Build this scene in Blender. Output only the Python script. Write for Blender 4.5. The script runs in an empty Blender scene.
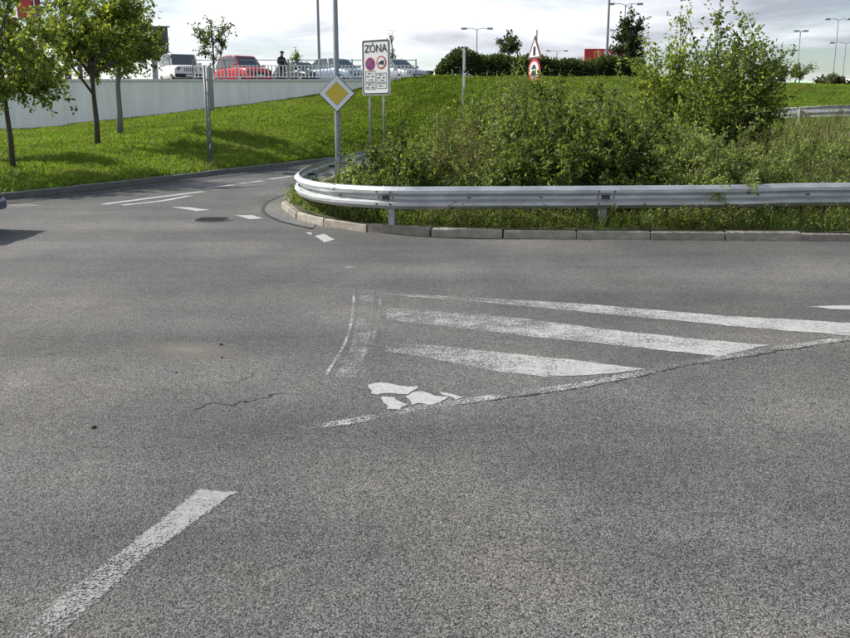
import bpy, bmesh, math
import numpy as np
from mathutils import Vector, Matrix
R = math.radians
rng = np.random.default_rng(7)
scene = bpy.context.scene
COL = scene.collection

# ------------------------------------------------------------------ camera
H, F, HOR = 1.59, 859.0, 120.0            # eye height, focal length in photo pixels, horizon row
CX, CY = 425.0, 319.0
PITCH = math.atan((CY - HOR) / F)
cam_d = bpy.data.cameras.new('camera')
cam = bpy.data.objects.new('camera', cam_d); COL.objects.link(cam)
cam.location = (0, 0, H); cam.rotation_euler = (math.pi/2 - PITCH, 0, 0)
cam_d.sensor_width = 36; cam_d.lens = 36*F/850.0; cam_d.clip_start = .05; cam_d.clip_end = 6000
scene.camera = cam
scene.render.resolution_x = 1024; scene.render.resolution_y = 769

# ------------------------------------------------------------------ light
SUN_EL = R(38); SUN_DIR = Vector((-.94, .34, 0)).normalized()      # horizontal direction towards the sun
to_sun = Vector((SUN_DIR.x*math.cos(SUN_EL), SUN_DIR.y*math.cos(SUN_EL), math.sin(SUN_EL)))
sd = bpy.data.lights.new('sun', 'SUN'); sd.energy = 5.0; sd.angle = R(.6); sd.color = (1, .95, .87)
so = bpy.data.objects.new('sun', sd); COL.objects.link(so)
so.rotation_euler = to_sun.to_track_quat('Z', 'Y').to_euler(); so.location = (-20, 20, 30)

w = bpy.data.worlds.new('World'); scene.world = w; w.use_nodes = True
nt = w.node_tree; nt.nodes.clear()
def wn(t, **k):
    n = nt.nodes.new(t)
    for a, b in k.items(): setattr(n, a, b)
    return n
L = nt.links.new
def wmath(op, a, b=None, clamp=False):
    n = wn('ShaderNodeMath', operation=op, use_clamp=clamp)
    for i, v in enumerate((a, b)):
        if v is None: continue
        if isinstance(v, (int, float)): n.inputs[i].default_value = v
        else: L(v, n.inputs[i])
    return n.outputs[0]
sky = wn('ShaderNodeTexSky', sky_type='NISHITA', sun_disc=False)
sky.sun_elevation = SUN_EL; sky.sun_rotation = math.atan2(SUN_DIR.x, SUN_DIR.y)
sky.air_density = 1.0; sky.dust_density = .6
bg1 = wn('ShaderNodeBackground'); bg1.inputs[1].default_value = .10
L(sky.outputs[0], bg1.inputs[0])
tc = wn('ShaderNodeTexCoord'); sep = wn('ShaderNodeSeparateXYZ'); L(tc.outputs['Generated'], sep.inputs[0])
zz = wmath('ADD', wmath('MAXIMUM', sep.outputs[2], 0.0), .14)
comb = wn('ShaderNodeCombineXYZ')
L(wmath('DIVIDE', sep.outputs[0], zz), comb.inputs[0]); L(wmath('DIVIDE', sep.outputs[1], zz), comb.inputs[1])
comb.inputs[2].default_value = 3.1
n1 = wn('ShaderNodeTexNoise'); n1.inputs['Scale'].default_value = .55; n1.inputs['Detail'].default_value = 9
n1.inputs['Roughness'].default_value = .58; n1.inputs['Distortion'].default_value = .25; L(comb.outputs[0], n1.inputs['Vector'])
cov = wn('ShaderNodeMapRange'); L(n1.outputs[0], cov.inputs[0])
cov.inputs[1].default_value = .43; cov.inputs[2].default_value = .57
n2 = wn('ShaderNodeTexNoise'); n2.inputs['Scale'].default_value = 1.25; n2.inputs['Detail'].default_value = 8
n2.inputs['Roughness'].default_value = .52; n2.inputs['Distortion'].default_value = .4; L(comb.outputs[0], n2.inputs['Vector'])
dotn = wn('ShaderNodeVectorMath', operation='DOT_PRODUCT'); L(tc.outputs['Generated'], dotn.inputs[0]); dotn.inputs[1].default_value = to_sun
sunny = wn('ShaderNodeMapRange'); L(dotn.outputs['Value'], sunny.inputs[0])
sunny.inputs[1].default_value = -.1; sunny.inputs[2].default_value = .75; sunny.inputs[3].default_value = -.26; sunny.inputs[4].default_value = .34
lum = wmath('ADD', wmath('MULTIPLY', wmath('SUBTRACT', n2.outputs[0], .5), 1.9), wmath('ADD', sunny.outputs[0], .56))
cr = wn('ShaderNodeValToRGB'); L(lum, cr.inputs[0])
e = cr.color_ramp.elements
e[0].position = .1; e[0].color = (.38, .41, .47, 1)
e[1].position = .95; e[1].color = (1.0, 1.0, 1.0, 1)
m = e.new(.5); m.color = (.84, .87, .92, 1)
bg2 = wn('ShaderNodeBackground'); L(cr.outputs[0], bg2.inputs[0]); bg2.inputs[1].default_value = 1.06
mixw = wn('ShaderNodeMixShader'); L(cov.outputs[0], mixw.inputs[0]); L(bg1.outputs[0], mixw.inputs[1]); L(bg2.outputs[0], mixw.inputs[2])
outw = wn('ShaderNodeOutputWorld'); L(mixw.outputs[0], outw.inputs[0])

vs = scene.view_settings; vs.view_transform = 'Standard'; vs.look = 'None'; vs.gamma = 1; vs.use_curve_mapping = False
vs.exposure = 0.2

# ------------------------------------------------------------------ helpers: photo pixel <-> place
cp, sp = math.cos(PITCH), math.sin(PITCH)
def ray(px, py):
    a, b = (px-CX)/F, (CY-py)/F
    return np.array([a, cp + b*sp, -sp + b*cp])
def G(px, py, z=0.0):                      # pixel on the horizontal plane z
    d = ray(px, py); t = (z-H)/d[2]
    return np.array([d[0]*t, d[1]*t, z])
def D(px, py, Y):                          # pixel at ground distance Y
    d = ray(px, py); t = Y/d[1]
    return np.array([d[0]*t, Y, H + d[2]*t])
def proj(P):
    P = np.asarray(P, float); x, y, z = P[..., 0], P[..., 1], P[..., 2]-H
    dep = y*cp - z*sp; up = y*sp + z*cp
    return np.stack([CX + F*x/dep, CY - F*up/dep], -1)

# ------------------------------------------------------------------ helpers: materials
def mat(name, col, rough=.6, metal=0.0, spec=.5, noise=None, bump=None, stretch=None):
    m = bpy.data.materials.new(name); m.use_nodes = True
    n = m.node_tree.nodes; l = m.node_tree.links; b = n['Principled BSDF']
    b.inputs['Base Color'].default_value = (*col, 1); b.inputs['Roughness'].default_value = rough
    b.inputs['Metallic'].default_value = metal; b.inputs['Specular IOR Level'].default_value = spec
    t = n.new('ShaderNodeTexCoord')
    if noise:                               # (scale, amount) -> light and dark variation of the same colour
        x = n.new('ShaderNodeTexNoise'); x.inputs['Scale'].default_value = noise[0]; x.inputs['Detail'].default_value = 6
        x.inputs['Roughness'].default_value = .65
        l.new(t.outputs['Object'], x.inputs['Vector'])
        if stretch:
            mp = n.new('ShaderNodeMapping'); mp.inputs['Scale'].default_value = stretch; l.new(t.outputs['Object'], mp.inputs[0]); l.new(mp.outputs[0], x.inputs['Vector'])
        r = n.new('ShaderNodeMapRange'); r.inputs[1].default_value = .3; r.inputs[2].default_value = .7
        r.inputs[3].default_value = 1-noise[1]; r.inputs[4].default_value = 1+noise[1]; l.new(x.outputs[0], r.inputs[0])
        mu = n.new('ShaderNodeVectorMath'); mu.operation = 'SCALE'; mu.inputs[0].default_value = col
        l.new(r.outputs[0], mu.inputs['Scale']); l.new(mu.outputs[0], b.inputs['Base Color'])
    if bump:
        x = n.new('ShaderNodeTexNoise'); x.inputs['Scale'].default_value = bump[0]; x.inputs['Detail'].default_value = 5
        l.new(t.outputs['Object'], x.inputs['Vector'])
        bp = n.new('ShaderNodeBump'); bp.inputs['Strength'].default_value = bump[1]; bp.inputs['Distance'].default_value = bump[2]
        l.new(x.outputs[0], bp.inputs['Height']); l.new(bp.outputs[0], b.inputs['Normal'])
    return m

def vary(m, amt):
    n = m.node_tree.nodes; l = m.node_tree.links; b = n['Principled BSDF']; src = b.inputs['Base Color'].links[0].from_socket
    oi = n.new('ShaderNodeObjectInfo'); mr = n.new('ShaderNodeMapRange'); l.new(oi.outputs['Random'], mr.inputs[0]); mr.inputs[3].default_value = 1-amt; mr.inputs[4].default_value = 1+amt
    v = n.new('ShaderNodeVectorMath'); v.operation = 'SCALE'; l.new(src, v.inputs[0]); l.new(mr.outputs[0], v.inputs['Scale']); l.new(v.outputs[0], b.inputs['Base Color']); return m
def asphalt_mat(name, base, warm, patch=1.0, tarmac_lane=False):
    m = bpy.data.materials.new(name); m.use_nodes = True
    n = m.node_tree.nodes; l = m.node_tree.links; b = n['Principled BSDF']
    t = n.new('ShaderNodeTexCoord'); O = t.outputs['Object']
    def noise(s, d=4, r=.6):
        x = n.new('ShaderNodeTexNoise'); x.inputs['Scale'].default_value = s; x.inputs['Detail'].default_value = d
        x.inputs['Roughness'].default_value = r; l.new(O, x.inputs['Vector']); return x.outputs[0]
    def rmap(v, a, b_, c, d):
        x = n.new('ShaderNodeMapRange'); l.new(v, x.inputs[0])
        for i, q in enumerate((a, b_, c, d)): x.inputs[i+1].default_value = q
        return x.outputs[0]
    def mul(a, c):
        x = n.new('ShaderNodeMath'); x.operation = 'MULTIPLY'; l.new(a, x.inputs[0])
        if isinstance(c, float): x.inputs[1].default_value = c
        else: l.new(c, x.inputs[1])
        return x.outputs[0]
    vor = n.new('ShaderNodeTexVoronoi'); vor.inputs['Scale'].default_value = 165; l.new(O, vor.inputs['Vector'])
    vsep = n.new('ShaderNodeSeparateColor'); l.new(vor.outputs['Color'], vsep.inputs[0])
    stone = rmap(vsep.outputs[0], 0, 1, .18, 1.92)               # each chip of stone its own grey
    fine = mul(rmap(noise(75, 4, .75), .3, .7, .52, 1.48), rmap(noise(14, 4, .6), .3, .7, .86, 1.14))
    mid = rmap(noise(1.7, 7, .66), .3, .7, .88, 1.12)
    big = rmap(noise(.26, 4, .6), .32, .68, .78, 1.22)
    mp = n.new('ShaderNodeMapping'); mp.inputs['Scale'].default_value = (.10, .75, 1); mp.inputs['Rotation'].default_value = (0, 0, .12); l.new(O, mp.inputs[0])
    trk = n.new('ShaderNodeTexNoise'); trk.inputs['Scale'].default_value = 1.0; trk.inputs['Detail'].default_value = 4; l.new(mp.outputs[0], trk.inputs['Vector'])
    v = mul(mul(mul(stone, fine), mul(mid, big)), rmap(trk.outputs[0], .35, .65, .80, 1.18))       # wheel tracks along the road
    spots = n.new('ShaderNodeTexVoronoi'); spots.inputs['Scale'].default_value = 1.3; l.new(O, spots.inputs['Vector'])
    v = mul(v, rmap(spots.outputs['Distance'], .02, .07, .72, 1.0))                                  # old drips
    # fine cracks
    vc = n.new('ShaderNodeTexVoronoi'); vc.feature = 'DISTANCE_TO_EDGE'; vc.inputs['Scale'].default_value = .8
    wv = n.new('ShaderNodeTexNoise'); wv.inputs['Scale'].default_value = 3.5; wv.inputs['Detail'].default_value = 6; l.new(O, wv.inputs['Vector'])
    vm = n.new('ShaderNodeVectorMath'); vm.operation = 'MULTIPLY_ADD'; l.new(wv.outputs['Color'], vm.inputs[0]); vm.inputs[1].default_value = (.8, .8, 0); l.new(O, vm.inputs[2])
    l.new(vm.outputs[0], vc.inputs['Vector'])
    crack = rmap(vc.outputs['Distance'], 0, .009, 1, 0)
    cmask = rmap(noise(.45, 3), .56, .64, 0, 1)
    crk = mul(crack, cmask)
    inv = rmap(crk, 0, 1, 1, .35)
    v = mul(v, inv)
    hue = n.new('ShaderNodeMix'); hue.data_type = 'RGBA'; hue.inputs[6].default_value = (*base, 1); hue.inputs[7].default_value = (*warm, 1)
    l.new(rmap(noise(.5, 5), .42, .66, 0, 1), hue.inputs[0])
    sc = n.new('ShaderNodeVectorMath'); sc.operation = 'SCALE'; l.new(hue.outputs[2], sc.inputs[0]); l.new(v, sc.inputs['Scale'])
    l.new(sc.outputs[0], b.inputs['Base Color'])
    b.inputs['Roughness'].default_value = .75; b.inputs['Specular IOR Level'].default_value = .35
    bp = n.new('ShaderNodeBump'); bp.inputs['Strength'].default_value = .7; bp.inputs['Distance'].default_value = .004
    hh = n.new('ShaderNodeMath'); hh.operation = 'SUBTRACT'; l.new(vsep.outputs[1], hh.inputs[0])
    l.new(mul(vor.outputs['Distance'], 1.2), hh.inputs[1])
    l.new(hh.outputs[0], bp.inputs['Height']); l.new(bp.outputs[0], b.inputs['Normal'])
    return m

def paint_mat(name, wear, grit=60, col=(.50, .50, .49)):
    """worn white road paint: flaked away where the noise says so, first at its edges"""
    m = bpy.data.materials.new(name); m.use_nodes = True
    n = m.node_tree.nodes; l = m.node_tree.links; b = n['Principled BSDF']; out = n['Material Output']
    t = n.new('ShaderNodeTexCoord'); O = t.outputs['Object']
    def noise(s, d, r):
        x = n.new('ShaderNodeTexNoise'); x.inputs['Scale'].default_value = s; x.inputs['Detail'].default_value = d
        x.inputs['Roughness'].default_value = r; l.new(O, x.inputs['Vector']); return x.outputs[0]
    def ma(a, k, c):
        x = n.new('ShaderNodeMath'); x.operation = 'MULTIPLY_ADD'; l.new(a, x.inputs[0]); x.inputs[1].default_value = k
        if isinstance(c, float): x.inputs[2].default_value = c
        else: l.new(c, x.inputs[2])
        return x.outputs[0]
    at = n.new('ShaderNodeAttribute'); at.attribute_name = 'keep'
    v = ma(noise(3.2, 6, .7), .8, ma(noise(grit, 3, .7), 1.0, ma(noise(150, 2, .6), .8, -.125)))
    vc = n.new('ShaderNodeTexVoronoi'); vc.feature = 'DISTANCE_TO_EDGE'; vc.inputs['Scale'].default_value = 34; l.new(O, vc.inputs['Vector'])
    cm = n.new('ShaderNodeMapRange'); l.new(vc.outputs['Distance'], cm.inputs[0]); cm.inputs[2].default_value = .07; cm.inputs[3].default_value = -.15; cm.inputs[4].default_value = 0
    v = ma(cm.outputs[0], 1.0, v); v = ma(at.outputs['Fac'], .75, v)
    r = n.new('ShaderNodeMapRange'); l.new(v, r.inputs[0])
    c = 1.74 + (wear-.5)*.9
    r.inputs[1].default_value = c-.07; r.inputs[2].default_value = c+.07; r.inputs[4].default_value = .93
    b.inputs['Roughness'].default_value = .8; b.inputs['Specular IOR Level'].default_value = .25
    cr_ = n.new('ShaderNodeMapRange'); l.new(noise(26, 5, .7), cr_.inputs[0]); cr_.inputs[1].default_value = .3; cr_.inputs[2].default_value = .7
    cr_.inputs[3].default_value = .66; cr_.inputs[4].default_value = 1.1
    sc = n.new('ShaderNodeVectorMath'); sc.operation = 'SCALE'; sc.inputs[0].default_value = col; l.new(cr_.outputs[0], sc.inputs['Scale'])
    l.new(sc.outputs[0], b.inputs['Base Color'])
    tr = n.new('ShaderNodeBsdfTransparent'); mx = n.new('ShaderNodeMixShader')
    l.new(r.outputs[0], mx.inputs[0]); l.new(tr.outputs[0], mx.inputs[1]); l.new(b.outputs[0], mx.inputs[2]); l.new(mx.outputs[0], out.inputs[0])
    return m

def leaf_mat(name, transl=.35, rough=.5):
    m = bpy.data.materials.new(name); m.use_nodes = True
    n = m.node_tree.nodes; l = m.node_tree.links; b = n['Principled BSDF']; out = n['Material Output']
    a = n.new('ShaderNodeAttribute'); a.attribute_name = 'tint'
    l.new(a.outputs['Color'], b.inputs['Base Color']); b.inputs['Roughness'].default_value = rough; b.inputs['Specular IOR Level'].default_value = .3
    tl = n.new('ShaderNodeBsdfTranslucent')
    g = n.new('ShaderNodeVectorMath'); g.operation = 'MULTIPLY'; l.new(a.outputs['Color'], g.inputs[0]); g.inputs[1].default_value = (1.5, 1.5, .7)
    l.new(g.outputs[0], tl.inputs[0])
    mx = n.new('ShaderNodeMixShader'); mx.inputs[0].default_value = transl
    l.new(b.outputs[0], mx.inputs[1]); l.new(tl.outputs[0], mx.inputs[2]); l.new(mx.outputs[0], out.inputs[0])
    return m

M = dict(
    asphalt=asphalt_mat('asphalt', (.106, .105, .104), (.142, .135, .122)),
    apron=asphalt_mat('apron asphalt', (.15, .147, .14), (.17, .162, .148)),
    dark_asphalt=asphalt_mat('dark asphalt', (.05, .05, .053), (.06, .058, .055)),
    kerb=vary(mat('kerb concrete', (.27, .245, .205), .9, noise=(6, .42), bump=(45, .8, .006)), .22),
    kerb2=mat('weathered kerb', (.16, .155, .145), .85, noise=(9, .3), bump=(60, .5, .004)),
    soil=mat('soil', (.075, .085, .03), .95, noise=(3, .45), bump=(14, .8, .03)),
    turf=mat('turf', (.075, .125, .02), .95, noise=(1.3, .35), bump=(25, .9, .03)),
    galv=mat('galvanised steel', (.50, .525, .54), .45, .65, noise=(5, .26), bump=(60, .12, .003), stretch=(.5, .5, 1.6)),
    post=mat('dull galvanised steel', (.36, .38, .40), .5, .6, noise=(6, .15)),
    dark_steel=mat('dark bolt steel', (.06, .06, .06), .6, .4),
    pole=mat('painted grey pole', (.27, .30, .33), .5, .2, noise=(4, .12)),
    lamp_grey=mat('far lamp grey', (.42, .44, .46), .5, .2, noise=(3, .1)),
    sign_white=mat('sign white', (.80, .81, .82), .45, noise=(5, .04)),
    sign_yellow=mat('sign yellow', (.66, .50, .05), .45, noise=(5, .06)),
    sign_black=mat('sign black', (.02, .02, .022), .5),
    sign_red=mat('sign red', (.50, .045, .06), .45, noise=(5, .06)),
    sign_edge=mat('faded dark red', (.14, .05, .05), .5, noise=(5, .1)),
    sign_blue=mat('sign blue', (.06, .09, .38), .45),
    sign_grey=mat('sign back grey', (.22, .23, .24), .5, .3, noise=(5, .1)),
    wall=mat('pale wall paint', (.78, .79, .81), .8, noise=(2.2, .10), bump=(40, .2, .003), stretch=(1, 1, .12)),
    coping=mat('coping', (.60, .60, .60), .8, noise=(2, .1)),
    white_metal=mat('white painted metal', (.78, .79, .80), .4, noise=(4, .05)),
    bark=mat('bark', (.085, .07, .055), .9, noise=(14, .35), bump=(40, .7, .01)),
    bark_grey=mat('grey bark', (.22, .215, .20), .9, noise=(10, .25), bump=(40, .6, .01)),
    stem=mat('green stems', (.09, .085, .04), .85, noise=(10, .35)),
    leaf=leaf_mat('leaves', .48), grass=leaf_mat('grass blades', .45, .6), dry=leaf_mat('dry stalks', .2, .8),
    car_white=mat('white car paint', (.80, .80, .80), .25), car_red=mat('red car paint', (.55, .03, .05), .25),
    car_blue=mat('light blue car paint', (.28, .36, .46), .25, .3), car_dark=mat('dark car paint', (.03, .035, .04), .25),
    car_silver=mat('silver car paint', (.42, .45, .48), .3, .4), car_navy=mat('navy car paint', (.025, .045, .11), .22, .2),
    glass=mat('car glass', (.07, .09, .10), .1, 0, .5), rubber=mat('tyre rubber', (.02, .02, .02), .9, noise=(20, .2)),
    rim=mat('wheel rim', (.5, .5, .52), .35, .8), trim=mat('black plastic', (.025, .025, .027), .6, noise=(20, .15)),
    lens=mat('headlight lens', (.16, .18, .20), .12), plate=mat('number plate', (.75, .75, .72), .5),
    iron=mat('cast iron', (.05, .048, .045), .7, .3, noise=(30, .3), bump=(50, .6, .005)),
    red_panel=mat('red advert panel', (.55, .035, .05), .5, noise=(1, .08)), dkred=mat('dark red steel', (.22, .03, .035), .6, noise=(2, .1)),
    orange=mat('orange print', (.75, .22, .04), .5), grey_panel=mat('dark grey panel', (.10, .10, .11), .7, noise=(1.5, .15)),
    tent_green=mat('pale green tent cloth', (.42, .66, .42), .8, noise=(.6, .1)), tent_white=mat('white tent cloth', (.80, .80, .76), .8, noise=(.6, .06)),
    green_box=mat('green container', (.055, .10, .075), .55, noise=(2, .15)),
    cloth=mat('dark cloth', (.02, .022, .026), .9, noise=(8, .2)), skin=mat('skin', (.42, .26, .19), .6), hair=mat('hair', (.03, .022, .016), .8),
    crack=mat('dirt in cracks', (.035, .033, .03), .95),
    stone=mat('dark stone', (.05, .045, .04), .9, noise=(30, .3)),
)
M['paint_fresh'] = paint_mat('road paint crisp', .22, 55)
M['paint_dull'] = paint_mat('road paint dulled', .36, 75, (.38, .38, .375))
M['paint_worn'] = paint_mat('road paint worn', .575, 60)
M['paint_half'] = paint_mat('road paint half worn', .38, 60)
M['paint_gone'] = paint_mat('road paint nearly gone', .81, 70)
def dust_mat():
    m = bpy.data.materials.new('sandy dust'); m.use_nodes = True
    n = m.node_tree.nodes; l = m.node_tree.links; b = n['Principled BSDF']; out = n['Material Output']
    b.inputs['Base Color'].default_value = (.28, .26, .215, 1); b.inputs['Roughness'].default_value = .95
    t = n.new('ShaderNodeTexCoord'); g = n.new('ShaderNodeTexGradient'); g.gradient_type = 'SPHERICAL'
    l.new(t.outputs['Object'], g.inputs[0])
    x = n.new('ShaderNodeTexNoise'); x.inputs['Scale'].default_value = 9; x.inputs['Detail'].default_value = 12; x.inputs['Roughness'].default_value = .75; l.new(t.outputs['Object'], x.inputs[0])
    mu = n.new('ShaderNodeMath'); mu.operation = 'MULTIPLY'; l.new(g.outputs['Fac'], mu.inputs[0]); l.new(x.outputs[0], mu.inputs[1])
    r = n.new('ShaderNodeMapRange'); l.new(mu.outputs[0], r.inputs[0]); r.inputs[1].default_value = .16; r.inputs[2].default_value = .5; r.inputs[4].default_value = .55
    tr = n.new('ShaderNodeBsdfTransparent'); mx = n.new('ShaderNodeMixShader')
    l.new(r.outputs[0], mx.inputs[0]); l.new(tr.outputs[0], mx.inputs[1]); l.new(b.outputs[0], mx.inputs[2]); l.new(mx.outputs[0], out.inputs[0])
    return m
M['dust'] = dust_mat()

# ------------------------------------------------------------------ helpers: objects
def tag(o, label=None, cat=None, group=None, kind=None):
    if label: o['label'] = label
    if cat: o['category'] = cat
    if group: o['group'] = group
    if kind: o['kind'] = kind
    return o
def thing(name, label, cat, loc=(0, 0, 0), rz=0.0, group=None):
    o = bpy.data.objects.new(name, None); COL.objects.link(o); o.empty_display_size = .2
    o.location = loc; o.rotation_euler = (0, 0, rz)
    return tag(o, label, cat, group)
def link(name, me, material, parent=None, smooth=False):
    o = bpy.data.objects.new(name, me); COL.objects.link(o)
    if material is not None and not me.materials: me.materials.append(M[material] if isinstance(material, str) else material)
    if parent is not None: o.parent = parent
    if smooth: me.polygons.foreach_set('use_smooth', [True]*len(me.polygons))
    return o
def wpos(o):
    p = Vector((0, 0, 0))
    while o is not None: p = p + o.location; o = o.parent
    return np.array(p)
def mesh(name, V, Fc, material, parent=None, world=True, smooth=False):
    """world=True: V in world metres, parent unrotated"""
    V = np.asarray(V, float)
    if parent is not None and world: V = V - wpos(parent)
    me = bpy.data.meshes.new(name); me.from_pydata(V.tolist(), [], [list(map(int, f)) for f in Fc]); me.update()
    return link(name, me, material, parent, smooth)
def fast(name, V, Q, material, parent=None, tint=None, smooth=False):
    """V (n,3) world, Q (m,k) faces, tint (m,3) a colour for each face"""
    V = np.asarray(V, np.float32)
    if parent is not None: V = V - wpos(parent).astype(np.float32)
    k = Q.shape[1]; me = bpy.data.meshes.new(name)
    me.vertices.add(len(V)); me.vertices.foreach_set('co', V.ravel())
    me.loops.add(Q.size); me.loops.foreach_set('vertex_index', Q.astype(np.int32).ravel())
    me.polygons.add(len(Q)); me.polygons.foreach_set('loop_start', np.arange(0, Q.size, k, dtype=np.int32))
    me.polygons.foreach_set('loop_total', np.full(len(Q), k, np.int32))
    me.update(calc_edges=True)
    if tint is not None:
        at = me.color_attributes.new('tint', 'FLOAT_COLOR', 'CORNER')
        c = np.ones((len(Q), k, 4), np.float32); c[:, :, :3] = np.clip(tint, .003, 1)[:, None, :]
        at.data.foreach_set('color', c.ravel())
    return link(name, me, material, parent, smooth)
def boxv(x0, x1, y0, y1, z0, z1):
    V = [(x, y, z) for z in (z0, z1) for y in (y0, y1) for x in (x0, x1)]
    Fc = [(0, 2, 3, 1), (4, 5, 7, 6), (0, 1, 5, 4), (2, 6, 7, 3), (0, 4, 6, 2), (1, 3, 7, 5)]
    return np.array(V, float), Fc
def bevel(o, w_, seg=2):
    b = o.modifiers.new('bevel', 'BEVEL'); b.width = w_; b.segments = seg; b.limit_method = 'ANGLE'; return o
def box(name, x0, x1, y0, y1, z0, z1, material, parent=None, world=True, bev=0):
    V, Fc = boxv(x0, x1, y0, y1, z0, z1); o = mesh(name, V, Fc, material, parent, world)
    if bev: bevel(o, bev)
    return o
def merge(parts):
    V, Fc, k = [], [], 0
    for v, f in parts:
        V.append(np.asarray(v, float)); Fc += [tuple(i+k for i in q) for q in f]; k += len(v)
    return np.concatenate(V), Fc
def tube(pts, rad, n=8, cap=True):
    pts = np.asarray(pts, float); rad = np.broadcast_to(np.asarray(rad, float), (len(pts),))
    V, Fc = [], []
    for i, p in enumerate(pts):
        t = pts[min(i+1, len(pts)-1)] - pts[max(i-1, 0)]; t /= np.linalg.norm(t)+1e-9
        a = np.cross(t, (0, 0, 1.0) if abs(t[2]) < .9 else (1.0, 0, 0)); a /= np.linalg.norm(a); b = np.cross(t, a)
        for k in range(n):
            q = 2*math.pi*k/n; V.append(p + rad[i]*(math.cos(q)*a + math.sin(q)*b))
    for i in range(len(pts)-1):
        for k in range(n): Fc.append((i*n+k, i*n+(k+1) % n, (i+1)*n+(k+1) % n, (i+1)*n+k))
    if cap: Fc.append(tuple(range(n))[::-1]); Fc.append(tuple((len(pts)-1)*n+k for k in range(n)))
    return np.array(V), Fc
def smoothpath(pts, step=.25):
    P = np.asarray(pts, float); P = np.vstack([2*P[0]-P[1], P, 2*P[-1]-P[-2]]); out = []
    for i in range(1, len(P)-2):
        n = max(2, int(np.linalg.norm(P[i+1]-P[i])/step)); t = np.linspace(0, 1, n, endpoint=False)[:, None]
        a, b, c, d = P[i-1], P[i], P[i+1], P[i+2]
        out.append(.5*((2*b)+(-a+c)*t+(2*a-5*b+4*c-d)*t**2+(-a+3*b-3*c+d)*t**3))
    return np.vstack(out+[P[-2][None]])
def resample(P, step):
    s = np.concatenate([[0], np.cumsum(np.linalg.norm(np.diff(P, axis=0), axis=1))])
    n = max(1, int(round(s[-1]/step))); q = np.linspace(0, s[-1], n+1)
    return np.stack([np.interp(q, s, P[:, k]) for k in range(3)], -1)

# ------------------------------------------------------------------ helpers: plants
def unit(v): return v/(np.linalg.norm(v, axis=-1, keepdims=True)+1e-9)
def leaves(P, Dr, size, aspect, cols, r, droop=.15):
    """one folded four-cornered leaf at each point"""
    n = len(P); Dr = unit(Dr); up = unit(r.normal(size=(n, 3))*.75 + np.array([0, 0, .7]))
    side = unit(np.cross(Dr, up)); nor = np.cross(side, Dr)
    s = (size*r.uniform(.6, 1.3, n))[:, None]; wd = s*aspect
    V = np.stack([P, P+Dr*s*.48+side*wd*.5+nor*wd*.14, P+Dr*s-nor*s*droop, P+Dr*s*.45-side*wd*.5+nor*wd*.14], 1)
    ci = r.integers(0, len(cols), n); C = np.array(cols)[ci]*r.uniform(.9, 1.8, n)[:, None]; C = C*.84+C.mean(1, keepdims=True)*np.array([.17, .16, .15])
    return V.reshape(-1, 3), np.arange(4*n).reshape(n, 4), C
def shoots(base, tips, r, bend=.25, k=6):
    """curved stems from base points to tips, (n,k,3)"""
    base, tips = np.asarray(base, float), np.asarray(tips, float)
    mid = (base+tips)/2; d = tips-base
    mid = mid + np.stack([-d[:, 0]*bend, -d[:, 1]*bend, np.abs(d[:, 2])*.12], -1) + r.normal(size=mid.shape)*.05*np.linalg.norm(d, axis=1, keepdims=True)
    t = np.linspace(0, 1, k)[None, :, None]
    return (1-t)**2*base[:, None]+2*t*(1-t)*mid[:, None]+t**2*tips[:, None]
def on_curve(S, i, t):
    k = S.shape[1]-1; f = np.clip(t*k, 0, k-1e-4); a = f.astype(int); w_ = (f-a)[:, None]
    p = S[i, a]*(1-w_)+S[i, a+1]*w_; d = unit(S[i, a+1]-S[i, a]); return p, d
def twigs(S, per, r, t0=.3, ln=.35, up=.35, k=4):
    n = len(S)*per; i = np.repeat(np.arange(len(S)), per); t = t0+(1-t0)*r.random(n)**.8
    p, d = on_curve(S, i, t)
    v = unit(d*.8+r.normal(size=(n, 3))*.75+np.array([0, 0, up])); q = p+v*(ln*r.uniform(.45, 1.2, n))[:, None]
    return shoots(p, q, r, .05, k)
def leafset(S, per, size, aspect, cols, r, t0=.1, jit=.02):
    n = len(S)*per; i = np.repeat(np.arange(len(S)), per); t = t0+(1-t0)*r.random(n)
    p, d = on_curve(S, i, t); p = p+r.normal(size=p.shape)*jit
    lv_ = leaves(p, d*.5+r.normal(size=(n, 3))*.8+np.array([0, 0, .1]), size, aspect, cols, r)
    f_ = r.uniform(.72, 1.32, len(S))[i]; return lv_[0], lv_[1], lv_[2]*f_[:, None]
def stemmesh(S, r0, r1, n=3):
    m_, k = S.shape[0], S.shape[1]
    T = unit(np.gradient(S, axis=1)); A = unit(np.cross(T, np.array([.3, .2, .93]))); B = np.cross(T, A)
    rad = np.linspace(r0, r1, k)[None, :, None, None]; q = 2*np.pi*np.arange(n)/n
    V = S[:, :, None]+rad*(np.cos(q)[None, None, :, None]*A[:, :, None]+np.sin(q)[None, None, :, None]*B[:, :, None])
    idx = np.arange(m_*k*n).reshape(m_, k, n); nx = np.roll(idx, -1, 2)
    Q = np.stack([idx[:, :-1], nx[:, :-1], nx[:, 1:], idx[:, 1:]], -1).reshape(-1, 4)
    return V.reshape(-1, 3), Q
def join(sets):
    V, Q, C, k = [], [], [], 0
    for v, q, c in sets: V.append(v); Q.append(q+k); C.append(c); k += len(v)
    return np.concatenate(V), np.concatenate(Q), np.concatenate(C)
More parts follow.
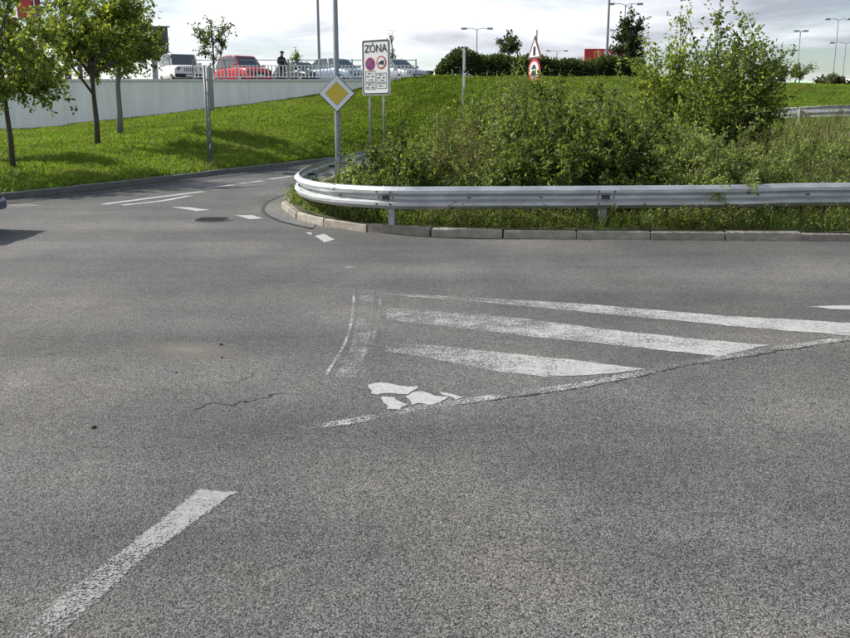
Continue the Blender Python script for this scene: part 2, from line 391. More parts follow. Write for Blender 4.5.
PAL = dict(
    broad=[(.078, .112, .021), (.055, .086, .018), (.100, .140, .026), (.125, .162, .034), (.044, .070, .018)],
    pale=[(.135, .180, .050), (.155, .195, .062), (.105, .150, .036), (.175, .21, .085), (.14, .18, .045)],
    brown=[(.085, .085, .030), (.10, .085, .035), (.070, .095, .022), (.12, .10, .05), (.075, .10, .02)],
    lime=[(.105, .155, .020), (.130, .175, .022), (.075, .125, .018), (.16, .19, .03)],
    tree=[(.15, .205, .028), (.11, .155, .021), (.18, .225, .032), (.21, .24, .038), (.085, .125, .019)],
    dark=[(.026, .045, .014), (.034, .058, .016), (.020, .038, .012), (.045, .070, .018)],
    grass=[(.125, .185, .022), (.150, .215, .028), (.085, .150, .018), (.17, .22, .04), (.115, .18, .024)],
    straw=[(.20, .175, .10), (.24, .21, .13), (.16, .15, .08), (.13, .15, .06), (.12, .15, .05)],
)
def shrub(name, label, base, h, rad, pal, r, stems=14, per=7, lv=9, size=.07, aspect=.55, spread=1.0, low=.25, tl=.32, group='shrubs behind the guard rail', cat='shrub', lean=(0, 0), drop=.55, zmin=.62):
    o = thing(name, label, cat, base, group=group); b = np.asarray(base, float)
    a = r.uniform(0, 2*np.pi, stems); rr = rad*np.sqrt(r.random(stems))*spread; zt = h*(1-drop*(rr/rad/spread)**2)*r.uniform(zmin, 1.0, stems)
    zt[0] = h
    tips = b+np.stack([np.cos(a)*rr+lean[0]*zt, np.sin(a)*rr+lean[1]*zt, zt], -1)
    S = shoots(b+np.stack([np.cos(a)*rr*.25, np.sin(a)*rr*.25, 0*a], -1), tips, r)
    T = twigs(S, per, r, low, tl*min(1.4, .5+h*.35))
    V, Q = stemmesh(S, .012+.006*h, .004); fast('stems', V, Q, 'stem', o)
    lf = join([leafset(T, lv, size, aspect, pal, r), leafset(S, lv, size, aspect, pal, r, .45)])
    fast('foliage', lf[0], lf[1], 'leaf', o, lf[2]); return o
def tree(name, label, base, h, rad, fork, pal, r, trunk=.07, limbs=9, per=12, lv=10, size=.13, aspect=.65, bark='bark', lean=(0, 0), group=None, shape='round', tl=.8, lowcut=0.0):
    o = thing(name, label, 'tree', base, group=group); b = np.asarray(base, float)
    top = b+np.array([lean[0]*h, lean[1]*h, h]); fk = b+np.array([lean[0]*fork+.03, lean[1]*fork, fork])
    V, Fc = tube([b-np.array([0, 0, .1]), b+(fk-b)*.5+np.array([.02, 0, 0]), fk, fk+(top-fk)*.5+np.array([.05, .03, 0]), top-np.array([0, 0, .2])],
                 [trunk*1.15, trunk, trunk*.85, trunk*.5, trunk*.12], 8)
    mesh('trunk', V, Fc, bark, o, smooth=True)
    t = r.random(limbs); a = r.uniform(0, 2*np.pi, limbs)
    st = fk+(top-fk)*(t*.75)[:, None]
    ch = (h-fork)
    zt = fork-lowcut*ch+ch*(.12+lowcut+.82*r.random(limbs))
    u = np.clip((zt-fork)/ch, 0, 1)
    env = {'round': np.sqrt(np.clip(1-(2*u-.85)**2/1.35, .08, 1)), 'cone': np.clip(1.05-u, .1, 1), 'vase': .35+.65*u}[shape]
    rr = rad*env*r.uniform(.7, 1.0, limbs)
    tips = b+np.stack([np.cos(a)*rr+lean[0]*zt, np.sin(a)*rr+lean[1]*zt, zt], -1)
    S = shoots(st, tips, r, .08, 6); S = np.concatenate([S, shoots(fk[None], top[None], r, 0, 6)])
    T = twigs(S, per, r, .25, tl)
    V, Q = stemmesh(S, trunk*.58, trunk*.1, 5); fast('limbs', V, Q, bark, o, smooth=True)
    V, Q = stemmesh(T, trunk*.1, trunk*.03, 3); fast('twigs', V, Q, bark, o)
    lf = join([leafset(T, lv, size, aspect, pal, r, .1, .05), leafset(S, lv*2, size, aspect, pal, r, .5, .05)])
    fast('crown', lf[0], lf[1], 'leaf', o, lf[2]); return o
def blades(P, r, h, wd, pal, bend=.5, jitter=.35):
    """grass blades: a bent strip of two faces at each point"""
    n = len(P); a = r.uniform(0, 2*np.pi, n); hh = np.asarray(h)*r.uniform(1-jitter, 1+jitter, n)
    s = np.stack([np.cos(a), np.sin(a), 0*a], -1)*(wd*r.uniform(.6, 1.3, n))[:, None]
    a2 = r.uniform(0, 2*np.pi, n); bd = np.stack([np.cos(a2), np.sin(a2), 0*a2], -1)*(hh*bend*r.uniform(.2, 1, n))[:, None]
    up = np.stack([0*hh, 0*hh, hh], -1)
    V = np.stack([P-s*.5, P+s*.5, P+s*.4+up*.6+bd*.35, P-s*.4+up*.6+bd*.35, P+s*.06+up+bd, P-s*.06+up+bd], 1).reshape(-1, 3)
    k = np.arange(n)[:, None]*6; Q = np.stack([k+np.array([0, 1, 2, 3]), k+np.array([3, 2, 4, 5])], 1).reshape(-1, 4)
    C = np.repeat(np.array(pal)[r.integers(0, len(pal), n)]*r.uniform(.85, 1.5, n)[:, None], 2, 0)
    return V, Q, C

def vnoise(X, Y, sc, seed=3):
    g_ = np.random.default_rng(seed).random((64, 64)); x, y = np.asarray(X)*sc, np.asarray(Y)*sc; i, j = np.floor(x).astype(int), np.floor(y).astype(int); u, v = x-i, y-j
    u, v = u*u*(3-2*u), v*v*(3-2*v); g = lambda a, b: g_[a % 64, b % 64]
    return (g(i, j)*(1-u)+g(i+1, j)*u)*(1-v)+(g(i, j+1)*(1-u)+g(i+1, j+1)*u)*v
# ================================================================== THE GROUND
V, Fc = boxv(-2500, 2500, -2500, 3500, -1.0, -.4)
o = mesh('ground', V, Fc, 'turf'); tag(o, 'green open land under and around the junction', kind='structure')
nx, ny = 40, 40
gx, gy = np.linspace(-60, 60, nx), np.linspace(-30, 62, ny)
V = np.array([(x, y, 0) for y in gy for x in gx]); Fc = [(j*nx+i, j*nx+i+1, (j+1)*nx+i+1, (j+1)*nx+i) for j in range(ny-1) for i in range(nx-1)]
road = mesh('road', V, Fc, 'asphalt'); tag(road, 'worn grey asphalt road junction with faded white markings', kind='structure')

# far bank: a loft from the far kerb to the wall foot and the crest
PAIRS = [((-16, -6, .12), (-75, 46, .6)), ((-13.5, 4, .12), (-48, 46, .8)), ((-8.8, 17.7, .12), (-22.8, 46, 1.05)), ((-7.75, 20.7, .12), (-17.4, 46, 1.45)),
         ((-6.55, 25.3, .12), (-12, 46, 2.0)), ((-4.75, 31.8, .12), (-6.7, 46, 2.65)), ((-3.7, 35.3, .12), (-4.2, 46, 2.98)), ((-1.2, 38.2, .14), (-.6, 46, 3.72)),
         ((3.2, 39.0, .3), (4.0, 47.5, 3.80)), ((9.5, 37.5, .8), (13.0, 49, 3.85)), ((13.5, 35.0, 1.2), (19.5, 50, 3.62)), ((17, 32, 1.35), (24.7, 50, 3.45)), ((26, 24, 1.5), (42, 50, 3.4)), ((40, 14, 1.5), (70, 44, 3.4))]
KP = smoothpath([p[0] for p in PAIRS], .5); TP0 = [p[1] for p in PAIRS]
# the same number of samples on both rails
def pairpath(idx, nseg=16):
    P = np.asarray([p[idx] for p in PAIRS], float); P = np.vstack([2*P[0]-P[1], P, 2*P[-1]-P[-2]]); out = []
    t = np.linspace(0, 1, nseg, endpoint=False)[:, None]
    for i in range(1, len(P)-2):
        a, b, c, d = P[i-1], P[i], P[i+1], P[i+2]
        out.append(.5*((2*b)+(-a+c)*t+(2*a-5*b+4*c-d)*t**2+(-a+3*b-3*c+d)*t**3))
    return np.vstack(out+[P[-2][None]])
KB, TB = pairpath(0), pairpath(1)
TB[:, 1] = np.clip(TB[:, 1], 46, 52); TB[TB[:, 0] < -.5, 1] = 46.0
nu, ntv = len(KB), 36
def bank(u, t):
    """u in 0..nu-1, t 0 at the kerb .. 1 at the crest"""
    u = np.clip(np.asarray(u, float), 0, nu-1.001); t = np.asarray(t, float); i = u.astype(int); f = (u-i)[..., None]
    a = KB[i]*(1-f)+KB[i+1]*f; b = TB[i]*(1-f)+TB[i+1]*f
    p = a+(b-a)*t[..., None]
    s = a[..., 2]+(b[..., 2]-a[..., 2])*(.75*t+.25*np.sin(t*np.pi/2))
    p[..., 2] = s+.07*np.sin(p[..., 0]*1.3+p[..., 1]*.7)*np.sin(p[..., 1]*.9)*np.minimum(1, 6*t)*np.minimum(1, 6*(1-t))
    return p
uu, tt = np.meshgrid(np.arange(nu), np.linspace(0, 1, ntv), indexing='ij')
BP = bank(uu.ravel(), tt.ravel()); idx = np.arange(nu*ntv).reshape(nu, ntv)
Q = np.stack([idx[:-1, :-1], idx[1:, :-1], idx[1:, 1:], idx[:-1, 1:]], -1).reshape(-1, 4)
o = fast('grass_bank', BP, Q, 'turf', smooth=True); tag(o, 'sloping green bank rising from the road to the pale wall', kind='structure')
BPX = proj(BP)
def on_bank(px, py, ymax=70):
    d = np.hypot(BPX[:, 0]-px, BPX[:, 1]-py)+np.where(BP[:, 1] < 5, 1e6, 0); k = int(np.argmin(d)); u0, t0 = uu.ravel()[k], tt.ravel()[k]
    U, T = np.meshgrid(np.linspace(u0-1, u0+1, 41), np.linspace(max(0, t0-.04), min(1, t0+.04), 41)); P = bank(U.ravel(), T.ravel())
    q = proj(P); return P[int(np.argmin(np.hypot(q[:, 0]-px, q[:, 1]-py)))]
# plateau behind the crest: the car park and the land beyond
PZ = 3.42
tb = TB[(TB[:, 0] > -46)]
V = np.vstack([[(-600, 46.3, PZ)], [(p[0], p[1]+(.3 if p[0] < -.3 else -.2), PZ if p[0] < -.3 else p[2]-.03) for p in tb], [(600, 46.3, PZ)]])
nn = len(V); V = np.vstack([V, V+np.array([0, 6, 0])*1.0, V+np.array([0, 900, 0])]); V[nn:, 2] = PZ
o = mesh('car_park_ground', V, [(i, i+1, nn+i+1, nn+i) for i in range(nn-1)]+[(nn+i, nn+i+1, 2*nn+i+1, 2*nn+i) for i in range(nn-1)], 'dark_asphalt')
tag(o, 'raised level ground of the car park above the wall', kind='structure')

# ---- the island inside the guard rail
KERB_PX = [(900, 241.5), (850, 241), (750, 240.2), (600, 239), (480, 238), (403, 235), (367, 232), (333, 227.5), (309, 222.5), (297, 217.5), (292.5, 213)]
kf = [G(1500, 243)]+[G(*p) for p in KERB_PX]+[np.array(p) for p in ((-2.55, 15.6, 0), (-2.62, 17.2, 0), (-2.66, 19, 0), (-2.55, 21.5, 0), (-2.2, 26.5, 0), (-.75, 33.5, 0), (1.0, 36.4, 0))]
KF = smoothpath(kf, .3)
def isl_z(X, Y):
    X, Y = np.asarray(X, float), np.asarray(Y, float)
    a = np.clip((Y-13.5)/14, 0, 1); b = np.clip((X+1.5)/11, 0, 1); a = a*a*(3-2*a)
    return .115+1.12*a*b+.03*np.sin(X*2.1+Y*1.3)*np.clip((Y-12.6), 0, 1)
back = smoothpath([(-2.2, 18, 0), (-1.8, 24, 0), (-1.4, 28, 0), (-.2, 33.5, 0), (1.2, 35.6, 0), (4, 36, 0), (9.3, 31.8, 0), (12.9, 28.2, 0), (18, 23, 0), (28, 14, 0)], .5)
front = KF[np.argsort(np.arange(len(KF)))]
front = front[(front[:, 1] < 15.2)][::-1]            # from the tip to the right
fr, bk = resample(front, 30/60), resample(back, .8)
n = 70
def samp(P, n):
    s = np.concatenate([[0], np.cumsum(np.linalg.norm(np.diff(P, axis=0), axis=1))]); q = np.linspace(0, s[-1], n)
    return np.stack([np.interp(q, s, P[:, k]) for k in range(3)], -1)
fr, bk = samp(front, n), samp(back, n)
fr[:, 1] += .06
tv = np.linspace(0, 1, 40)
IP = fr[:, None]*(1-tv)[None, :, None]+bk[:, None]*tv[None, :, None]
IP[..., 2] = isl_z(IP[..., 0], IP[..., 1])
idx = np.arange(n*40).reshape(n, 40)
Q = np.stack([idx[:-1, :-1], idx[1:, :-1], idx[1:, 1:], idx[:-1, 1:]], -1).reshape(-1, 4)
island = fast('island_ground', IP.reshape(-1, 3), Q, 'soil', smooth=True); tag(island, 'overgrown earth of the island inside the guard rail', kind='structure')
# the road that climbs behind the island, between the back rail and the bank
ub = samp(np.array([(1.0, 36.2, .012), (4.2, 36.6, .33), (9.9, 32.6, .95), (13.5, 28.9, 1.2), (18.6, 23.6, 1.32), (29, 14.4, 1.4)]), 30)
uk = samp(np.array([(-1.2, 38.4, .02), (3.2, 39.4, .32), (9.5, 38, .85), (13.5, 35.5, 1.2), (17, 32.5, 1.35), (40, 14.2, 1.45)]), 30)
o = mesh('upper_road', np.vstack([ub, uk]), [(i, i+1, 30+i+1, 30+i) for i in range(29)], 'apron'); tag(o, 'grey road climbing behind the island', kind='structure')

# ---- kerbs, stone by stone
def kerb(name, label, path, mt, z=0.0, ln=1.0, wd=.16, ht=.115):
    k = bpy.data.objects.new(name, None); COL.objects.link(k); tag(k, label, kind='structure')
    P = resample(path, ln); step = np.linalg.norm(P[1]-P[0])
    V, Fc = boxv(-step/2+.007, step/2-.007, -wd/2, wd/2, -.1, ht)
    me = bpy.data.meshes.new('kerb_stone'); me.from_pydata(V.tolist(), [], Fc); me.materials.append(M[mt])
    bm = bmesh.new(); bm.from_mesh(me); bmesh.ops.bevel(bm, geom=[e for e in bm.edges if all(v.co.z > .05 for v in e.verts)], offset=.018, segments=1, affect='EDGES'); bm.to_mesh(me); bm.free()
    for i in range(len(P)-1):
        c = (P[i]+P[i+1])/2; d = P[i+1]-P[i]
        s = bpy.data.objects.new('kerb_stone', me); COL.objects.link(s); s.parent = k
        j = rng.normal(size=3)
        s.location = (c[0]+j[0]*.004, c[1]+j[1]*.008, c[2]+z+j[2]*.006); s.rotation_euler = (j[1]*.012, -math.atan2(d[2], math.hypot(d[0], d[1])), math.atan2(d[1], d[0])+j[0]*.008)
    return k
kpath = KF.copy(); kpath[:, 1] += np.where(kpath[:, 1] < 14, .08, 0)
kerb('island_kerb', 'concrete kerb stones around the island under the guard rail', kpath[kpath[:, 0] < 14], 'kerb')
kk = KB[(KB[:, 1] > 8) & (KB[:, 0] < 2)].copy(); kk[:, 2] = 0
kerb('bank_kerb', 'weathered kerb stones along the foot of the grass bank', kk+np.array([.08, -.05, 0]), 'kerb2', ht=.13)

# ---- flush asphalt apron at the nose of the island
ap = smoothpath([G(*p) for p in ((312, 229), (290, 224), (278, 220.5), (266, 214.5), (263, 209), (268, 202.5), (281, 196.5), (296, 190))], .1)
inner = [np.array(p) for p in ((-2.35, 19.8, 0), (-2.5, 18), (-2.45, 15.6), (-2.0, 14.2), (-1.6, 13.2)) ] if False else [np.array(p) for p in ((-2.6, 20.2, 0), (-2.4, 17.5, 0), (-2.2, 15, 0), (-1.7, 13.4, 0))]
poly = np.vstack([ap, inner]); poly[:, 2] = .008
mesh('apron', poly, [tuple(range(len(poly)))[::-1]], 'apron', road)
ed = []
for i in range(len(ap)-1):
    d = unit((ap[i+1]-ap[i])[None])[0]; nrm = np.array([-d[1], d[0], 0])*.03
    ed.append((np.array([ap[i]+nrm, ap[i+1]+nrm, ap[i+1]-nrm, ap[i]-nrm])+np.array([0, 0, .012]), [(0, 1, 2, 3)]))
V, Fc = merge(ed); mesh('apron_joint', V, Fc, 'dark_asphalt', road)
# strip of darker colour laid on the road along the bank kerb
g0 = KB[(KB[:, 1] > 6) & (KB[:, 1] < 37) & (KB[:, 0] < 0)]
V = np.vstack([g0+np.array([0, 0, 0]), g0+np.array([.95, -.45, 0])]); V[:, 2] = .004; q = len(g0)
mesh('kerbside_strip', V, [(i, q+i, q+i+1, i+1) for i in range(q-1)], 'dark_asphalt', road)

# ---- painted markings (thin sheets on the road)
def keepattr(me, vals):
    at = me.attributes.new('keep', 'FLOAT', 'POINT'); at.data.foreach_set('value', np.asarray(vals, np.float32))
def marking(name, pts, m_, z=.003, inset=.018, keep=None, ragged=(.07, .007)):
    """a painted patch; the vertex value 'keep' is 0 at its edge and 1 inside, so that the paint flakes from the edge"""
    P = np.array([G(*p, z) for p in pts]); g_ = np.random.default_rng(int(pts[0][0]*10)); R_ = []
    for i in range(len(P)):
        a, b = P[i], P[(i+1) % len(P)]; k = max(2, int(np.linalg.norm(b-a)/ragged[0]))
        for t in np.arange(k)/k: R_.append(a+(b-a)*t+np.array([g_.normal(), g_.normal(), 0])*ragged[1]*(1 if t > 0 else .5))
    P = np.array(R_); bmx = bmesh.new(); vs_ = [bmx.verts.new(p) for p in P]
    f = bmx.faces.new(vs_); f.normal_update()
    if f.normal.z < 0: f.normal_flip()
    bmesh.ops.inset_region(bmx, faces=[f], thickness=inset, use_even_offset=False, use_boundary=True)
    bmx.verts.ensure_lookup_table(); bmx.verts.index_update()
    vals = [0.0 if v.is_boundary else (1.0 if keep is None else keep(*proj(np.array(v.co)))) for v in bmx.verts]
    bmesh.ops.triangulate(bmx, faces=bmx.faces[:]); me = bpy.data.meshes.new(name)
    bmx.to_mesh(me); bmx.free(); keepattr(me, vals); return link(name, me, m_, road)
def markline(name, pts, wd, m_, z=.003, keep=1.0):
    P = smoothpath([G(*p, z) for p in pts], .3); d = unit(np.gradient(P, axis=0)); nr = np.stack([-d[:, 1], d[:, 0], 0*d[:, 0]], -1)*wd/2
    q = len(P); V = np.vstack([P+nr*k for k in (1, .45, -.45, -1)]); g_ = np.random.default_rng(int(pts[0][0])+q); kk_ = keep+(g_.random(q)-.5)*(.36 if wd > .12 and keep < 1 else .08); kv = np.concatenate([np.zeros(q), kk_, kk_, np.zeros(q)])
    o = mesh(name, V, [(k*q+i, (k+1)*q+i, (k+1)*q+i+1, k*q+i+1) for k in range(3) for i in range(q-1)], m_, road); keepattr(o.data, kv); return o
def crack(pts, wd, jit, z=.0022):
    P = resample(smoothpath([G(*p, z) for p in pts], .1), .035); q = len(P); g_ = np.random.default_rng(len(pts)*7+int(pts[0][0]))
    wob = np.cumsum(g_.normal(size=(q, 2)), 0); wob -= np.linspace(0, 1, q)[:, None]*wob[-1]; wob = wob/(np.abs(wob).max()+1e-6)*jit
    P[:, :2] += wob+g_.normal(size=(q, 2))*.006; d = unit(np.gradient(P, axis=0)); nr = np.stack([-d[:, 1], d[:, 0], 0*d[:, 0]], -1)*(wd*g_.uniform(.15, 1, q)*np.clip(np.sin(np.linspace(0, np.pi, q))*4, .1, 1))[:, None]/2
    V = np.vstack([P+nr, P-nr]); return mesh('crack', V, [(i, q+i, q+i+1, i+1) for i in range(q-1)], 'crack', road)
right = lambda x0, x1: (lambda px, py: .76+.30*min(1, max(0, (px-x0)/(x1-x0))))
marking('lane_dash', [(198, 488), (241, 491), (190, 529), (141, 566), (80, 622), (-30, 720), (-130, 730), (10, 636), (80, 577), (140, 532)], 'paint_dull', keep=lambda px, py: .90-.36*max(0, min(1, (py-500)/130)), ragged=(.05, .0025), inset=.03)
marking('hatch_stripe', [(381, 292), (470, 297), (580, 303), (720, 315), (880, 324), (880, 339), (830, 334), (800, 332), (750, 328), (690, 322), (600, 313.5), (510, 305), (440, 299), (381, 295)], 'paint_worn', keep=right(380, 760))
marking('hatch_stripe', [(384, 307), (450, 312), (520, 317.5), (600, 328), (680, 337), (771, 345), (722, 357), (640, 348), (570, 341), (490, 332), (430, 325), (384, 320)], 'paint_worn', keep=right(400, 680))
marking('hatch_stripe', [(384, 341), (440, 345), (510, 353), (580, 360), (649, 369), (600, 375), (545, 377.5), (490, 371), (430, 359), (384, 352)], 'paint_worn', keep=right(400, 560))
marking('hatch_stripe', [(805, 306), (880, 304.5), (880, 310.5), (830, 309)], 'paint_half')
for q in ([(371, 386), (382, 383.5), (398, 386), (415, 387), (410, 391), (405, 393.5), (390, 392.5), (378, 394)], [(407, 397), (415, 393), (423, 392), (434, 396), (445, 397), (432, 403.5), (422, 402), (413, 404)],
          [(384, 397), (395, 398), (401, 402), (407, 404), (398, 408.5), (387, 407.5)], [(441, 392.5), (452, 394), (465, 397), (455, 399.5)]):
    c_ = np.mean(q, 0); marking('paint_remnant', [tuple(c_+(np.array(p)-c_)*1.18) for p in q], 'paint_fresh', inset=.008, ragged=(.045, .010))
markline('edge_line', [(300, 428), (345, 422), (390, 414), (425, 407), (494, 397)], .15, 'paint_worn', .0035, .80)
markline('edge_line', [(494, 397), (580, 385), (670, 367), (774, 349), (850, 338), (950, 326)], .17, 'paint_worn', .0035, .86)
markline('edge_line', [(354, 290), (353, 312), (346, 341), (324, 378)], .045, 'paint_worn', .0035, .85)
markline('edge_line', [(368, 290), (366, 312), (360, 345), (345, 378)], .26, 'paint_gone')
markline('edge_line', [(381, 291), (379, 312), (372, 345)], .05, 'paint_gone', .004)
crack([(470, 404), (520, 396.5), (580, 387.5), (640, 375), (700, 362), (774, 351), (830, 342.5), (900, 334)], .035, .05); crack([(560, 389), (600, 380), (650, 371.5)], .022, .04)
crack([(190, 408), (215, 403), (240, 402), (262, 397), (292, 392)], .02, .08); crack([(222, 383), (240, 379), (252, 373)], .014, .05); crack([(470, 352), (520, 361), (560, 366), (600, 370)], .012, .06)
marking('lane_dash', [(314, 236), (324, 233.3), (335.6, 239.4), (324, 242.4)], 'paint_fresh')
marking('paint_remnant', [(305, 232.3), (311, 232), (313, 234.5), (308, 234.5)], 'paint_half')
marking('lane_dash', [(235, 215), (253.6, 215), (263.7, 218.3), (249, 219.2)], 'paint_fresh')
marking('lane_dash', [(169, 206.6), (190, 207.2), (210, 209.8), (197, 211)], 'paint_fresh')
marking('paint_remnant', [(340, 264.5), (352, 264), (357, 268), (344, 268.5)], 'paint_gone')
markline('far_line', [(103, 204.2), (150, 198), (204, 191.3)], .3, 'paint_half')
markline('far_line', [(122, 205), (160, 201), (190, 195.5)], .25, 'paint_half')
markline('far_line', [(206, 188), (234, 184.6)], .3, 'paint_half'); markline('far_line', [(240, 183.4), (262, 180.7)], .3, 'paint_half')
markline('far_line', [(270, 179), (292, 176)], .3, 'paint_half'); markline('far_line', [(8, 205), (38, 205)], .14, 'paint_half'); markline('far_line', [(30, 199.6), (55, 197)], .2, 'paint_half')
for p, s_ in (((188, 350), (.7, .42)),):
    c = G(*p); a = np.linspace(0, 2*np.pi, 28, endpoint=False)
    V = np.vstack([[(0, 0, 0)], np.stack([np.cos(a), np.sin(a), 0*a], -1)])
    o = mesh('sand_dust', V, [(0, 1+i, 1+(i+1) % 28) for i in range(28)], 'dust', road, world=False); o.location = (c[0], c[1], .0025); o.scale = (s_[0], s_[1], 1); o.rotation_euler[2] = -.3

# ================================================================== GUARD RAILS
WB = np.array([(.004, 0), (.028, .008), (.083, .052), (.083, .088), (.012, .132), (.012, .178), (.083, .222), (.083, .258), (.028, .302), (.004, .31)])
def beam_mesh(P, out, k0, k1, proud=0.0):
    n_ = k1-k0+1; T = unit(np.gradient(P, axis=0))[k0:k1+1]; N = np.stack([T[:, 1], -T[:, 0], 0*T[:, 0]], -1)*out
    V = P[k0:k1+1, None]+N[:, None]*(WB[None, :, :1]+proud-.04)+np.array([0, 0, 1.0])*(WB[None, :, 1:]-.31)
    m_ = len(WB); idx = np.arange(n_*m_).reshape(n_, m_)
    return V.reshape(-1, 3), np.stack([idx[:-1, :-1], idx[1:, :-1], idx[1:, 1:], idx[:-1, 1:]], -1).reshape(-1, 4).tolist()
def guard_rail(name, label, path, out, blen, zg, mt='galv', group='guard rails', cuts=None):
    P = resample(path, .1); T = unit(np.gradient(P, axis=0)); N = np.stack([T[:, 1], -T[:, 0], 0*T[:, 0]], -1)*out
    base = P[0].copy(); base[2] = 0
    g = thing(name, label, 'guard rail', base, group=group)
    nb0 = int(round(blen/.1)); ks = cuts(P) if cuts else list(range(0, len(P)-1, nb0))
    for j_, a in enumerate(ks):
        nb = (ks[j_+1] if j_+1 < len(ks) else a+nb0)-a; b = min(a+nb+2, len(P)-1)
        if b-a < 3: continue
        V, Fc = beam_mesh(P, out, a, b, .004 if j_ % 2 else 0.0)
        o = mesh('rail_beam', V, Fc, mt, g); s = o.modifiers.new('thickness', 'SOLIDIFY'); s.thickness = .004; s.offset = -1
        c = P[a+1]; n_, t_ = N[a+1], T[a+1]; zb = float(zg(c[0], c[1]))
        ang = math.atan2(t_[1], t_[0])
        V, Fc = boxv(-.05, .05, -.03, .03, 0, 1); V[:, 2] = np.where(V[:, 2] > .5, c[2]-.06, zb-.15)
        rot = np.array([[math.cos(ang), -math.sin(ang)], [math.sin(ang), math.cos(ang)]]); V[:, :2] = V[:, :2]@rot.T+(c-n_*.20)[:2]
        mesh('post', V, Fc, 'post', g)
        V, Fc = boxv(-.06, .06, -.075, .075, c[2]-.178, c[2]-.132); V[:, :2] = V[:, :2]@rot.T+(c-n_*.087)[:2]; mesh('spacer_block', V, Fc, 'dark_steel', g)
        V, Fc = boxv(-.055, .055, -.004, .004, c[2]-.176, c[2]-.134); V[:, :2] = V[:, :2]@rot.T+(c-n_*.012)[:2]; mesh('bolt_plate', V, Fc, 'dark_steel', g)
        pl, fl = beam_mesh(P, out, max(0, a-1), min(a+3, len(P)-1), .010)
        o = mesh('splice_plate', pl, fl, mt, g)
        for dt in (-.11, .11):
            for dz, pr in ((-.07, .046), (-.24, .046), (-.155, -.022)):
                q = c+t_*dt+n_*(pr+.012)+np.array([0, 0, dz]); V, Fc = tube([q-n_*.006, q+n_*.010], .012, 6); mesh('bolt', V, Fc, 'dark_steel', g)
        for fr_ in (.33, .66):
            k = a+int(nb*fr_)
            if k < len(P)-1:
                q = P[k]+N[k]*-.026+np.array([0, 0, -.155]); V, Fc = boxv(-.028, .028, -.006, .006, -.009, .009); an = math.atan2(T[k, 1], T[k, 0])
                rr = np.array([[math.cos(an), -math.sin(an)], [math.sin(an), math.cos(an)]]); V[:, :2] = V[:, :2]@rr.T; mesh('slot', V+q, Fc, 'dark_steel', g)
    return g
ZT = .67
rp = [np.array([26, 12.05, .74]), np.array([12, 12.0, .735]), D(850, 183, 11.98), D(740, 185, 11.98), D(610, 186, 12.0), D(480, 186.6, 12.02), D(400, 186.8, 12.08)]
rp += [G(x, y, ZT) for x, y in ((350, 185.2), (321, 182.6), (307.6, 180.2), (300.6, 177.8), (297.2, 174.6), (298.2, 171.6), (303, 168.3), (311, 164.4), (322, 161), (336, 157.4), (363, 150.6), (395, 146), (428, 142.6))]
RP = smoothpath(rp, .1)
def main_cuts(P):            # splices and posts where the photograph shows them, 3.1 m apart round the bend and 4 m on the straight
    c = D(608.5, 186, 12.0); k = int(np.argmin(np.hypot(P[:, 0]-c[0], P[:, 1]-c[1])))-1
    return sorted([k-40*j for j in range(1, 8) if k-40*j > 0])+list(range(k, len(P)-3, 31))
guard_rail('guard_rail', 'galvanised W-beam guard rail curving round the nose of the overgrown island', RP, -1, 3.1, isl_z, cuts=main_cuts)
rb = smoothpath([D(690, 113.2, 30.5), D(770, 109, 28.4), D(850, 105, 26.3), (18, 22.6, 2.1), (27, 13.8, 2.15)], .2)
guard_rail('guard_rail', 'distant straight guard rail along the climbing road below the grass crest', rb, -1, 4.0, isl_z, 'post')

# ================================================================== WALL, FENCE
WT = float(D(165, 79, 46)[2])
wl = thing('retaining_wall', 'long pale painted retaining wall holding up the car park', 'wall', (-.6, 46, 0))
x = -46.0; pw = 2.05
while x < -.7:
    x1 = min(x+pw, -.55); box('wall_panel', x+.003, x1-.003, 45.95, 46.18, .2, WT-.12+rng.normal()*.004, 'wall', wl)
    x = x1
box('wall_core', -46, -.57, 46.0, 46.2, .2, WT-.14, 'wall', wl)
x = -46.0
while x < -.7:
    x1 = min(x+4.1, -.5); box('coping_slab', x+.005, x1-.005, 45.90, 46.26, WT-.115, WT, 'coping', wl); x = x1
fx0, fx1 = float(D(193, 70, 46.08)[0]), float(D(416, 70, 46.08)[0]); fl = fx1-fx0
fe = thing('picket_fence', 'low white metal picket fence along the top of the wall', 'fence', (fx0, 46.08, WT))
box('top_rail', fx0, fx1, 46.06, 46.10, WT+.93, WT+.965, 'pole', fe); box('middle_rail', fx0, fx1, 46.06, 46.10, WT+.66, WT+.695, 'white_metal', fe); box('bottom_rail', fx0, fx1, 46.06, 46.10, WT+.10, WT+.135, 'white_metal', fe)
V, Fc = boxv(-.03, .03, -.008, .008, 0, .62); pk = bpy.data.meshes.new('picket'); pk.from_pydata(V.tolist(), [], Fc); pk.materials.append(M['white_metal'])
np_ = int(fl/.19)
for i in range(np_):
    s = bpy.data.objects.new('picket', pk); COL.objects.link(s); s.parent = fe; s.location = (.09+i*.19, -.031, .08+rng.normal()*.004)
i = 0.0
while i < fl+.1:
    box('fence_post', fx0+i-.03, fx0+i+.03, 46.05, 46.11, WT-.02, WT+1.0, 'pole', fe); i += fl/7

